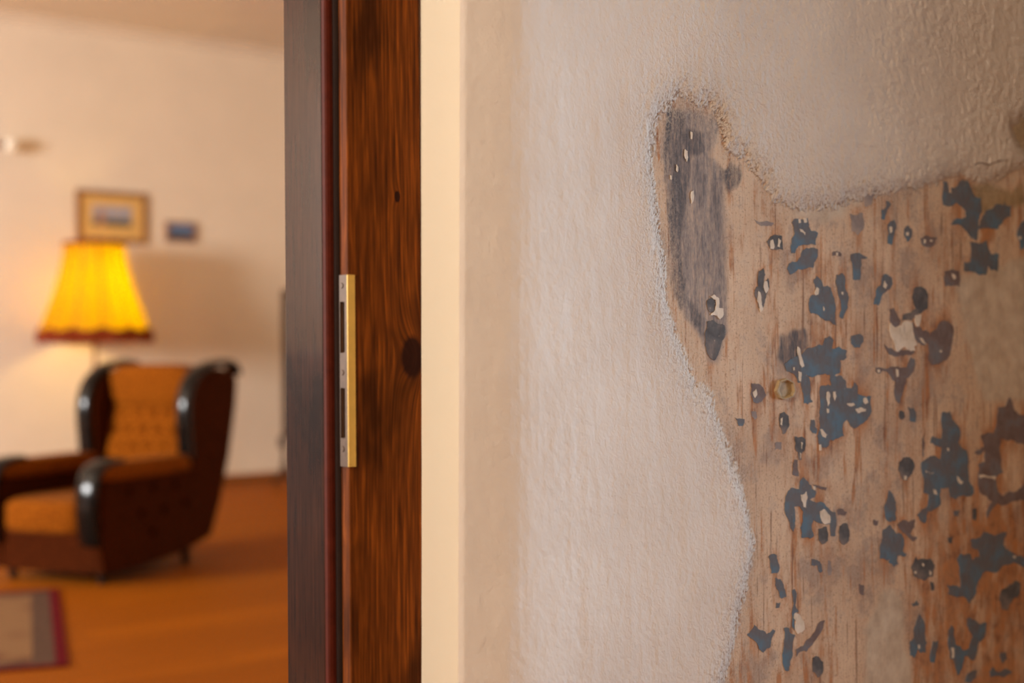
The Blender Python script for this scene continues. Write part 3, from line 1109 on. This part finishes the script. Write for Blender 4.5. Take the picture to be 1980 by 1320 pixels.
# reveal between the door frame and the wall corner
bm = bmesh.new()
nR = 24
zs = np.linspace(0, 2.12, nR)
a_ = [bm.verts.new((corner_x(z), YN + 0.004, z)) for z in zs]
b_ = [bm.verts.new((corner_x(z) * 0 + XC0 + 0.0, 1.50, z)) for z in zs]
c_ = [bm.verts.new((NR, 1.50, z)) for z in zs]
for i in range(nR - 1):
    bm.faces.new((a_[i], a_[i + 1], b_[i + 1], b_[i]))
    bm.faces.new((b_[i], b_[i + 1], c_[i + 1], c_[i]))
struct('wall_reveal', bm, M_reveal, 'smooth cream plaster reveal beside the door frame', 'wall')
# far side of the dividing wall above and right of the doorway
bm = bmesh.new()
box(bm, 0.95, XR, 1.42, 1.52, 0, CH)
struct('wall_partition', bm, M_far_wall, 'cream painted wall on the far side of the doorway', 'wall')

# ------------------------------------------------------------------ door frame
door = empty('door_1', (0.40, 1.32, 0))
finish(door, 'dark stained wooden door frame with a brass strike plate', 'door frame', kind='structure')


def dpart(name, bm, m, parent=None, **kw):
    """geometry given in world metres, hung under the door frame"""
    p = parent or door
    for vtx in bm.verts:
        vtx.co -= Vector((0.40, 1.32, 0)) if p is door else Vector((0.40, 1.32, 0))
    o = obj(name, bm, m, p, **kw)
    return o


XJ = 0.8085           # arris of the post
FY0, FY1 = 1.272, 1.384
post = dpart('post', B(XJ, 0.9025, FY0, FY1, 0, 2.10), M_post, bevel=0.0012)
dpart('stop', prism([(0.798, 1.2995), (0.7995, 1.2975), (0.8025, 1.2965), (XJ + .001, 1.2965), (XJ + .001, 1.305), (0.798, 1.305)], 'z', 0, 2.05), M_stop, smooth=False)
dpart('jamb', B(0.7975, XJ + .001, 1.305, FY1, 0, 2.05), M_jamb, bevel=0.0012)
dpart('rabbet_shade_strip', prism([(XJ + .0005, 1.2872), (XJ - .0020, 1.2880), (XJ - .0038, 1.2900), (XJ - .0042, 1.2922), (XJ - .0036, 1.2945), (XJ - .0018, 1.2962), (XJ + .0005, 1.2966)], 'z', 0, 2.05),
      simple('rabbet_shade_brown', lin(38, 24, 18), 0.8, 0.1))  # dark strip added in the rabbet, its shade put into the colour
dpart('post', B(-0.105, -0.011, FY0, FY1, 0, 2.10), M_post, bevel=0.0012)
dpart('jamb', B(-0.012, 0.0, 1.297, FY1, 0, 2.05), M_jamb, bevel=0.0012)
dpart('head', B(-0.011, XJ, FY0, FY1, 2.05, 2.115), M_post, bevel=0.0012)
# strike plate: an angle of brass with two mortises
zt = on_y(678, 531, FY0)[2]
zb = on_y(684, 902, FY0)[2]
def zpx(py):
    return on_y(668, py, FY0 + 0.006)[2]
h1t, h1b = zpx(583), zpx(682)
h2t, h2b = zpx(750), zpx(847)
sp = dpart('strike_plate', B(XJ - 0.0016, XJ + 0.0078, FY0 - 0.0016, FY0 + 0.0002, zb, zt), M_brass, bevel=0.0004)
sp['label'] = 'long brass strike plate'
bm = bmesh.new()
PY0, PY1 = FY0 + 0.0002, FY0 + 0.0150
HY0, HY1 = FY0 + 0.0048, FY0 + 0.0138
for z0, z1 in ((zb, h2b), (h2t, h1b), (h1t, zt)):
    box(bm, XJ - 0.0016, XJ + 0.0004, PY0, PY1, z0, z1)
for z0, z1 in ((h2b, h2t), (h1b, h1t)):
    box(bm, XJ - 0.0016, XJ + 0.0004, PY0, HY0, z0, z1)
    box(bm, XJ - 0.0016, XJ + 0.0004, HY1, PY1, z0, z1)
dpart('inner_flange', bm, M_steel, sp)
for z0, z1 in ((h2b, h2t), (h1b, h1t)):
    # pocket cut into the post
    cut = dpart('cutter', B(XJ - 0.01, XJ + 0.034, HY0, HY1, z0, z1), None)
    md = post.modifiers.new('pocket', 'BOOLEAN')
    md.object = cut
    md.operation = 'DIFFERENCE'
    md.solver = 'EXACT'
    bpy.context.view_layer.update()
    post.modifiers['bevel'].show_viewport = False
    pm = bpy.data.meshes.new_from_object(post.evaluated_get(bpy.context.evaluated_depsgraph_get()))
    post.modifiers['bevel'].show_viewport = True
    post.modifiers.remove(md)
    post.data = pm
    bpy.data.objects.remove(cut)
    # steel box lining the pocket, open towards the door
    bm = bmesh.new()
    e = 0.0008
    box(bm, XJ + 0.0325, XJ + 0.0335, HY0 + .0001, HY1 - .0001, z0 + .0001, z1 - .0001)
    for yy in ((HY0 + .0001, HY0 + e), (HY1 - e, HY1 - .0001)):
        box(bm, XJ + 0.0010, XJ + 0.0325, yy[0], yy[1], z0 + .0001, z1 - .0001)
    for zz_ in ((z0 + .0001, z0 + e), (z1 - e, z1 - .0001)):
        box(bm, XJ + 0.0010, XJ + 0.0325, HY0 + e, HY1 - e, zz_[0], zz_[1])
    dpart('mortise', bm, M_steel, sp)
for py in (552, 720, 868):
    z = zpx(py)
    bm = bmesh.new()
    bmesh.ops.create_cone(bm, cap_ends=True, segments=14, radius1=0.0032, radius2=0.0026, depth=0.0010,
                          matrix=Matrix.Translation((XJ - 0.0020, FY0 + 0.0095, z)) @ Matrix.Rotation(-math.pi / 2, 4, 'Y'))
    dpart('screw', bm, M_steel, sp)

# ------------------------------------------------------------------ floor lamp
lxy = cam_xy((184 - 990) / FPX * 9.72, 9.72)
lamp = empty('floor_lamp', (lxy[0], lxy[1], 0))
finish(lamp, 'lit floor lamp with a pleated amber fringed shade behind the armchair', 'lamp')
ZB, ZT = 1.150, 1.735
RB, RT = 0.375, 0.205


def shade_r(q):
    # bell profile, q 0 at the bottom
    return RT + (RB - RT) * ((1 - q) ** 1.55)


t = NT('amber_pleated_fabric', 0.8, 0.1)
tr = t.n('ShaderNodeBsdfTranslucent')
tr.inputs['Color'].default_value = lin(255, 238, 34)
t.p.inputs['Base Color'].default_value = lin(238, 172, 60)
vz = t.coord()
t.color(t.ramp(t.noise(t.coord('Object', (1, 1, 0.05)), 30, 3), [(0.35, lin(214, 140, 40)), (0.65, lin(244, 186, 80))]))
ms = t.n('ShaderNodeMixShader')
ms.inputs[0].default_value = 0.88
t.l(t.p.outputs[0], ms.inputs[1])
t.l(tr.outputs[0], ms.inputs[2])
t.l(ms.outputs[0], t.t.nodes['Material Output'].inputs['Surface'])
M_shade = t.m
M_fringe = simple('russet_fringe', lin(136, 52, 16), 0.8, 0.2, 0.25, 90)
bm = bmesh.new()
NP = 12
prof = [(shade_r(i / 14), ZB + (ZT - ZB) * i / 14) for i in range(15)]
def pleat(r, z, a):
    q = (z - ZB) / (ZT - ZB)
    sc = abs(math.cos(a * NP / 2))
    return r * (1 - 0.055 * (1 - sc ** 0.7) * (1.1 - 0.5 * q)), z - 0.028 * (sc ** 1.0) * max(0, 1 - q * 5)
lathe(bm, prof, 144, wob=pleat)
sh = obj('lamp_shade', bm, M_shade, lamp, smooth=True)
sh.modifiers.new('s', 'SOLIDIFY').thickness = 0.002
# ribs of the shade
for k in range(NP):
    a = 2 * math.pi * (k + 0.5) / NP
    bm = bmesh.new()
    pts = []
    for i in range(15):
        q = i / 14
        r = shade_r(q) * (1 - 0.055 * (1.1 - 0.5 * q)) + 0.003
        pts.append((r, ZB + (ZT - ZB) * q))
    for i in range(14):
        r0, z0 = pts[i]
        r1, z1 = pts[i + 1]
        wv = 0.0035
        p = [bm.verts.new((r * math.cos(a) - s * wv * math.sin(a), r * math.sin(a) + s * wv * math.cos(a), z)) for r, z, s in ((r0, z0, -1), (r0, z0, 1), (r1, z1, 1), (r1, z1, -1))]
        bm.faces.new(p)
    o = obj('rib', bm, simple('rib_cord', lin(200, 120, 30), 0.8) if k == 0 else bpy.data.materials['rib_cord'], sh)
    o.modifiers.new('s', 'SOLIDIFY').thickness = 0.003
# fringe: a scalloped band with hanging threads
bm = bmesh.new()
def scal(r, z, a):
    sc = abs(math.cos(a * NP / 2))
    th = 0.006 * math.sin(a * 120)
    if z > ZB: return r * (1 - 0.05 * (1 - sc ** 0.7)), z - 0.028 * sc
    return (r + th) * (1 - 0.05 * (1 - sc ** 0.7)), z - 0.030 * sc + 0.004 * math.sin(a * 71)
lathe(bm, [(RB + 0.004, ZB + 0.018), (RB + 0.011, ZB + 0.006), (RB + 0.011, ZB - 0.02), (RB + 0.010, ZB - 0.062)], 288, wob=scal)
fr = obj('fringe', bm, M_fringe, lamp, smooth=False)
fr.modifiers.new('s', 'SOLIDIFY').thickness = 0.004
bm = bmesh.new()
lathe(bm, [(RT + 0.004, ZT - 0.012), (RT + 0.008, ZT), (RT + 0.004, ZT + 0.012)], 72)
o = obj('top_trim', bm, M_fringe, sh)
o.modifiers.new('s', 'SOLIDIFY').thickness = 0.004
bm = bmesh.new()
lathe(bm, [(0.0, 0.0), (0.16, 0.0), (0.165, 0.012), (0.15, 0.028), (0.06, 0.045), (0.02, 0.07)], 40)
obj('base', bm, M_darkwood, lamp, smooth=True)
bm = bmesh.new()
lathe(bm, [(0.018, 0.05), (0.020, 0.35), (0.026, 0.38), (0.018, 0.42), (0.014, 0.85), (0.022, 0.88), (0.013, 0.92), (0.012, 1.33), (0.0, 1.34)], 20)
obj('pole', bm, simple('aged_brass_pole', lin(120, 70, 20), 0.35, 0.5, 0.1, 30, metal=0.5), lamp, smooth=True)
bm = bmesh.new()
for k in range(3):
    a = 2 * math.pi * k / 3
    m4 = Matrix.Rotation(a, 4, 'Z')
    box(bm, 0.0, RT, -0.0025, 0.0025, ZT - 0.008, ZT - 0.003)
    bmesh.ops.transform(bm, matrix=m4, verts=bm.verts[-8:])
obj('spider', bm, M_steel, lamp)
t = NT('glowing_bulb', 0.4)
t.p.inputs['Emission Color'].default_value = (1.0, 0.62, 0.22, 1)
t.p.inputs['Emission Strength'].default_value = 14.0
bm = bmesh.new()
lathe(bm, [(0.0, 1.335), (0.016, 1.34), (0.018, 1.365), (0.033, 1.40), (0.036, 1.425), (0.028, 1.452), (0.0, 1.465)], 20)
obj('bulb', bm, t.m, lamp, smooth=True)
ld = bpy.data.lights.new('lamp_light', 'POINT')
ld.energy = 20
ld.color = (1.0, 0.69, 0.22)
ld.shadow_soft_size = 0.05
lo_ = bpy.data.objects.new('lamp_light', ld)
COL.objects.link(lo_)
lo_.parent = lamp
lo_.location = (0.0, 0.0, 1.385)

# ------------------------------------------------------------------ armchair
HW = 0.315
fx = cam_xy(-1.77 - HW * 0.927, 6.1 + HW * 0.375)
CROT = -math.atan2(0.8748, 0.4844)
chair = empty('wing_armchair', (fx[0], fx[1], 0), CROT)
finish(chair, 'low wing armchair in amber velvet with black lacquered wooden trim', 'armchair')
side_prof = [(0.03, 0.055), (0.0, 0.16), (0.005, 0.40), (0.03, 0.465), (0.30, 0.475), (0.67, 0.475), (0.672, 0.56), (0.66, 0.66), (0.658, 0.75),
             (0.685, 0.83), (0.74, 0.885), (0.82, 0.915), (0.93, 0.93), (1.04, 0.91), (1.075, 0.87), (1.06, 0.75), (1.00, 0.50), (0.92, 0.28), (0.84, 0.12), (0.60, 0.07), (0.30, 0.05)]
for s in (1, -1):
    a, b = (HW - 0.085, HW) if s > 0 else (-HW, -HW + 0.085)
    sidep = obj('side_panel', prism(side_prof, 'x', a, b), M_velvet_shaded, chair, bevel=0.018, bseg=3)
    for (y, z) in ((0.20, 0.40), (0.37, 0.40), (0.54, 0.40), (0.285, 0.295), (0.455, 0.295), (0.62, 0.31), (0.37, 0.20)):
        bm = cushion(s * (HW + 0.001), y, z, 0.012, 0.036, 0.036, 0.9, 14, 8)
        obj('button', bm, M_button, sidep, smooth=True)
    bm = cushion(s * (HW - 0.045), 0.345, 0.492, 0.125, 0.68, 0.085, 0.45)
    obj('arm_pad', bm, M_velvet, chair, smooth=True)
    bm = sweep_yz([(0.16, 0.535), (0.08, 0.532), (0.01, 0.505), (-0.028, 0.44), (-0.035, 0.34), (-0.020, 0.24), (-0.005, 0.185)],
                  s * (HW - 0.10), s * (HW + 0.008), 0.034)
    obj('arm_trim', bm, M_blackwood, chair, smooth=True)
    bm = sweep_yz([(0.665, 0.50), (0.655, 0.60), (0.645, 0.70), (0.652, 0.79), (0.69, 0.865), (0.76, 0.918), (0.84, 0.945), (0.95, 0.957), (1.04, 0.945), (1.085, 0.90)],
                  s * (HW - 0.065), s * (HW + 0.014), 0.034)
    obj('wing_trim', bm, M_blackwood, chair, smooth=True)
obj('seat_cushion', cushion(0, 0.37, 0.295, 0.47, 0.80, 0.165, 0.33), M_velvet, chair, smooth=True)
obj('seat_base', prism([(0.03, 0.05), (0.0, 0.25), (0.80, 0.25), (0.84, 0.12)], 'x', -HW + .07, HW - .07), M_velvet_shaded, chair, bevel=0.012)
# tufted backrest: a padded face pulled in at the buttons
NB_, MB_ = 41, 41
BW = 0.235
btn = []
for r in range(5):
    n = 5 if r % 2 == 0 else 4
    for k in range(n):
        u = (k - (n - 1) / 2) * 0.088
        btn.append((u, 0.10 + r * 0.085))
bm = bmesh.new()
vg = []
LEN = 0.52
b0, b1 = np.array([0.725, 0.36]), np.array([0.865, 0.86])
bd = (b1 - b0) / np.linalg.norm(b1 - b0)
bn = np.array([-bd[1], bd[0]])   # towards the sitter
for j in range(MB_):
    rowv = []
    for i in range(NB_):
        u = -BW + 2 * BW * i / (NB_ - 1)
        q = LEN * j / (MB_ - 1)
        puff = 0.05 * (1 - abs(u / BW) ** 6)
        for (bu, bq) in btn:
            puff -= 0.044 * math.exp(-((u - bu) ** 2 + (q - bq) ** 2) / (2 * 0.017 ** 2))
        p = b0 + bd * q + bn * puff
        rowv.append(bm.verts.new((u, p[0], p[1])))
    vg.append(rowv)
for j in range(MB_ - 1):
    for i in range(NB_ - 1):
        bm.faces.new((vg[j][i], vg[j][i + 1], vg[j + 1][i + 1], vg[j + 1][i]))
back = obj('backrest', bm, M_velvet, chair, smooth=True)
back.modifiers.new('s', 'SOLIDIFY').thickness = 0.02
for (bu, bq) in btn:
    if bq > 0.42: continue
    p = b0 + bd * bq + bn * 0.014
    obj('button', cushion(bu, p[0], p[1], 0.034, 0.016, 0.034, 0.9, 12, 8), M_button, back, smooth=True)
bm = cushion(0, 0.845, 0.845, 0.50, 0.20, 0.215, 0.5)
hd = obj('headrest', bm, M_velvet, chair, smooth=True)
for k in range(5):
    obj('button', cushion((k - 2) * 0.088, 0.772, 0.775, 0.026, 0.022, 0.03, 0.9, 12, 8), M_button, hd, smooth=True)
obj('back_panel', prism([(0.80, 0.12), (0.80, 0.36), (0.95, 0.88), (1.04, 0.90), (1.055, 0.85), (0.99, 0.50), (0.91, 0.28), (0.83, 0.12)], 'x', -HW + .07, HW - .07), M_velvet_shaded, chair, bevel=0.012)
leg0 = None
for (x, y) in ((HW - .07, 0.10), (-HW + .07, 0.10), (HW - .06, 0.70), (-HW + .06, 0.70)):
    bm = bmesh.new()
    lathe(bm, [(0.0, 0.0), (0.017, 0.0), (0.019, 0.01), (0.026, 0.07), (0.030, 0.10), (0.0, 0.10)], 16, x, y)
    obj('leg', bm, M_leg, chair, smooth=True)

# ------------------------------------------------------------------ dark sideboard against the left wall (seen as a reflection in the jamb)
sb_ = empty('sideboard', (XL + 0.24, 8.25, 0), 0)
finish(sb_, 'long dark wooden sideboard against the left wall of the far room', 'sideboard')
obj('body', B(-0.22, 0.22, -0.95, 0.95, 0.10, 0.97), M_darkwood, sb_, bevel=0.006)
obj('top', B(-0.235, 0.245, -0.97, 0.97, 0.97, 1.0), M_darkwood, sb_, bevel=0.006)
for k in range(3):
    y0 = -0.93 + k * 0.625
    dr = obj('door', B(0.22, 0.238, y0, y0 + 0.61, 0.14, 0.94), M_darkwood, sb_, bevel=0.004)
    obj('handle', B(0.238, 0.252, y0 + 0.54, y0 + 0.555, 0.50, 0.62), M_brass, dr)
for x in (-0.17, 0.17):
    for y in (-0.88, 0.88):
        obj('leg', B(x - 0.025, x + 0.025, y - 0.025, y + 0.025, 0, 0.10), M_darkwood, sb_)

# ------------------------------------------------------------------ sofa across the room (reflected in the lacquered jamb)
M_sofa = velvet('dark_brown_velvet', lin(44, 22, 12), lin(30, 14, 8))
so = empty('sofa', (-1.35, 4.85, 0), math.radians(0))
finish(so, 'dark brown velvet two-seat sofa across the room from the armchair', 'sofa')
obj('base', B(-0.42, 0.42, -0.95, 0.95, 0.08, 0.27), M_sofa, so, bevel=0.02)
for y in (-0.43, 0.43):
    obj('seat_cushion', cushion(0.03, y, 0.345, 0.74, 0.84, 0.16, 0.33), M_sofa, so, smooth=True)
    obj('back_cushion', cushion(-0.26, y, 0.62, 0.22, 0.84, 0.46, 0.4), M_sofa, so, smooth=True)
obj('backrest', B(-0.46, -0.34, -0.95, 0.95, 0.10, 0.90), M_sofa, so, bevel=0.03)
for y in (-0.90, 0.90):
    obj('arm', cushion(0.0, y, 0.36, 0.90, 0.17, 0.56, 0.3), M_sofa, so, smooth=True)
for x in (-0.36, 0.36):
    for y in (-0.85, 0.85):
        bm = bmesh.new()
        lathe(bm, [(0.0, 0.0), (0.018, 0.0), (0.028, 0.09), (0.0, 0.09)], 14, x, y)
        obj('leg', bm, M_leg, so, smooth=True)

# ------------------------------------------------------------------ rug
kx = cam_xy(-1.452, 4.63)
e1w = cam_xy(-0.323, 0.946)
ang = math.atan2(e1w[1], e1w[0]) - math.pi / 2
rug = empty('rug', (kx[0], kx[1], 0.0), ang)
finish(rug, 'cream patterned rug with grey band and dark red border on the wooden floor', 'rug')
RLX, RLY = 2.3, 1.53         # to the left of the corner, and away from the camera


def ring(bm, m0, m1, z0, z1):
    for (xa, xb, ya, yb) in ((-RLX + m0, -m0, m0, m1), (-RLX + m0, -m0, RLY - m1, RLY - m0),
                             (-m1, -m0, m1, RLY - m1), (-RLX + m0, -RLX + m1, m1, RLY - m1)):
        box(bm, xa, xb, ya, yb, z0, z1)
    return bm


t = NT('rug_wool', 0.95, 0.05)
v = t.coord()
vor = t.n('ShaderNodeTexVoronoi')
vor.inputs['Scale'].default_value = 5.5
t.l(v, vor.inputs['Vector'])
c = t.ramp(vor.outputs['Distance'], [(0.10, lin(84, 40, 32)), (0.30, lin(114, 80, 56)), (0.5, lin(130, 98, 68))])
c = t.mix(t.maprange(t.noise(v, 160, 2), 0.4, 0.7, 0, 0.35), c, lin(118, 82, 60))
t.color(c)
M_rug = t.m
obj('field', B(-RLX + 0.11, -0.11, 0.11, RLY - 0.11, 0.0005, 0.0075), M_rug, rug)
obj('grey_band', ring(bmesh.new(), 0.038, 0.11, 0.0005, 0.0078), simple('rug_grey_wool', lin(88, 66, 54), 0.95, 0.05, 0.25, 40), rug)
obj('border', ring(bmesh.new(), 0.0, 0.038, 0.0005, 0.0082), simple('rug_red_wool', lin(92, 16, 24), 0.95, 0.05, 0.2, 60), rug)

# ------------------------------------------------------------------ pictures on the far wall
def wall_pt(px, py):
    return on_y(px, py, YF)


def picture(name, px0, px1, py0, py1, frame_w, mat_w, m_frame, m_mat, m_img, label, depth=0.022, liner=None):
    a, b = wall_pt(px0, (py0 + py1) / 2), wall_pt(px1, (py0 + py1) / 2)
    cxp = (px0 + px1) / 2
    zt_, zb_ = wall_pt(cxp, py0)[2], wall_pt(cxp, py1)[2]
    W, H = b[0] - a[0], zt_ - zb_
    e = empty(name, ((a[0] + b[0]) / 2, YF, (zt_ + zb_) / 2))
    finish(e, label, 'picture', 'framed pictures on the far wall')
    bm = bmesh.new()
    for (x0, x1, z0, z1) in ((-W / 2, W / 2, H / 2 - frame_w, H / 2), (-W / 2, W / 2, -H / 2, -H / 2 + frame_w),
                             (-W / 2, -W / 2 + frame_w, -H / 2 + frame_w, H / 2 - frame_w), (W / 2 - frame_w, W / 2, -H / 2 + frame_w, H / 2 - frame_w)):
        box(bm, x0, x1, -depth, 0.001, z0, z1)
    obj('frame', bm, m_frame, e, bevel=0.003)
    iw, ih = W / 2 - frame_w, H / 2 - frame_w
    obj('mount', B(-iw, iw, -0.010, -0.002, -ih, ih), m_mat, e)
    obj('print', B(-iw + mat_w, iw - mat_w, -0.0115, -0.010, -ih + mat_w * 1.05, ih - mat_w * 0.85), m_img, e)
    return e


def landscape(name, low, mid, sky, zsplit, patch=None):
    q = NT(name, 0.4, 0.4)
    tc_ = q.n('ShaderNodeTexCoord')
    sp_ = q.n('ShaderNodeSeparateXYZ')
    q.l(tc_.outputs['Generated'], sp_.inputs[0])
    nn = q.noise(tc_.outputs['Generated'], 4, 3)
    z = q.math('ADD', sp_.outputs[2], q.math('MULTIPLY', q.math('SUBTRACT', nn, 0.5), 0.18))
    c_ = q.ramp(z, [(0.0, low), (zsplit, low), (zsplit + 0.06, mid), (0.75, sky)])
    if patch:
        x = sp_.outputs[0]
        k = q.math('MULTIPLY', q.maprange(x, 0.10, 0.2, 0, 1), q.maprange(x, 0.34, 0.26, 0, 1))
        k = q.math('MULTIPLY', k, q.maprange(sp_.outputs[2], 0.85, 0.7, 0, 1))
        c_ = q.mix(k, c_, patch)
    q.color(c_)
    return q.m


M_gilt = simple('brown_gilt_frame', lin(148, 100, 52), 0.45, 0.5, 0.15, 40)
M_thinfr = simple('light_brown_frame', lin(150, 104, 72), 0.5, 0.5, 0.15, 40)
M_mount = simple('straw_mount', lin(226, 184, 112), 0.8, 0.2, 0.05, 10)
picture('framed_picture', 146, 283, 370, 470, 0.034, 0.085, M_gilt, M_mount,
        landscape('harbour_print', lin(44, 52, 48), lin(150, 146, 150), lin(176, 172, 182), 0.22, lin(176, 128, 100)),
        'larger framed landscape print with straw mount, above the lamp shade')
picture('framed_picture', 319, 378, 429, 468, 0.020, 0.004, M_thinfr, M_thinfr,
        landscape('lake_print', lin(54, 62, 76), lin(84, 104, 134), lin(110, 138, 180), 0.30),
        'small framed picture in blue tones, right of the larger print')

# ------------------------------------------------------------------ curtain rod end with ball finial
fp = wall_pt(14, 283)
rod = empty('curtain_rod', (fp[0], YF, fp[2]))
finish(rod, 'curtain rod with a polished ball finial high on the far wall', 'curtain rod')
M_rod = simple('dark_brass_rod', lin(132, 86, 48), 0.35, 0.5, 0.1, 30, metal=0.6)
M_ball = simple('polished_finial', lin(255, 244, 224), 0.12, 0.6, 0.02, 10)
bm = bmesh.new()
bmesh.ops.create_cone(bm, cap_ends=True, segments=20, radius1=0.014, radius2=0.014, depth=1.6,
                      matrix=Matrix.Translation((-0.85, -0.075, 0)) @ Matrix.Rotation(math.pi / 2, 4, 'Y'))
obj('rod', bm, M_rod, rod, smooth=False)
bm = bmesh.new()
bmesh.ops.create_uvsphere(bm, u_segments=28, v_segments=18, radius=0.052, matrix=Matrix.Translation((0.0, -0.075, 0)))
obj('finial', bm, M_ball, rod, smooth=True)
bm = bmesh.new()
bmesh.ops.create_cone(bm, cap_ends=True, segments=20, radius1=0.024, radius2=0.018, depth=0.035,
                      matrix=Matrix.Translation((-0.055, -0.075, 0)) @ Matrix.Rotation(math.pi / 2, 4, 'Y'))
obj('collar', bm, M_rod, rod)
bm = bmesh.new()
box(bm, -0.17, -0.15, -0.090, 0.0, -0.010, 0.010)
box(bm, -0.185, -0.135, -0.006, 0.001, -0.04, 0.04)
obj('bracket', bm, M_rod, rod, bevel=0.002)

# ------------------------------------------------------------------ tall dark standing mirror half hidden by the door frame
p0 = on_z(547, 935, 0.0)
mp_ = cam_xy((546 - 990) / FPX * 10.35, 10.35)
mir = empty('standing_mirror', (mp_[0], mp_[1], 0), math.radians(-8))
finish(mir, 'tall dark wooden standing mirror on curved feet beside the door frame', 'mirror')
bm = bmesh.new()
for (x0, x1, z0, z1) in ((0, 0.05, 0.36, 1.44), (0.45, 0.50, 0.36, 1.44), (0.05, 0.45, 1.38, 1.44), (0.05, 0.45, 0.36, 0.42)):
    box(bm, x0, x1, -0.02, 0.02, z0, z1)
obj('frame', bm, M_darkwood, mir, bevel=0.006)
obj('glass', B(0.05, 0.45, -0.008, 0.004, 0.42, 1.38), simple('mirror_glass', lin(200, 200, 198), 0.05, 0.5, 0.01, 5, metal=1.0), mir)
for x in (0.0, 0.5):
    bm = sweep_yz([(-0.20, 0.016), (-0.15, 0.05), (-0.06, 0.10), (0.0, 0.22), (0.0, 0.36)], x - 0.002, x + 0.026, 0.03)
    obj('foot', bm, M_darkwood, mir, smooth=True)
    bm = sweep_yz([(0.20, 0.016), (0.15, 0.05), (0.06, 0.10), (0.0, 0.22), (0.0, 0.30)], x - 0.002, x + 0.026, 0.03)
    obj('foot', bm, M_darkwood, mir, smooth=True)
    obj('knob', cushion(x - 0.012 if x == 0 else x + 0.012, 0, 0.33, 0.05, 0.05, 0.09, 0.9, 18, 12), M_darkwood, mir, smooth=True)
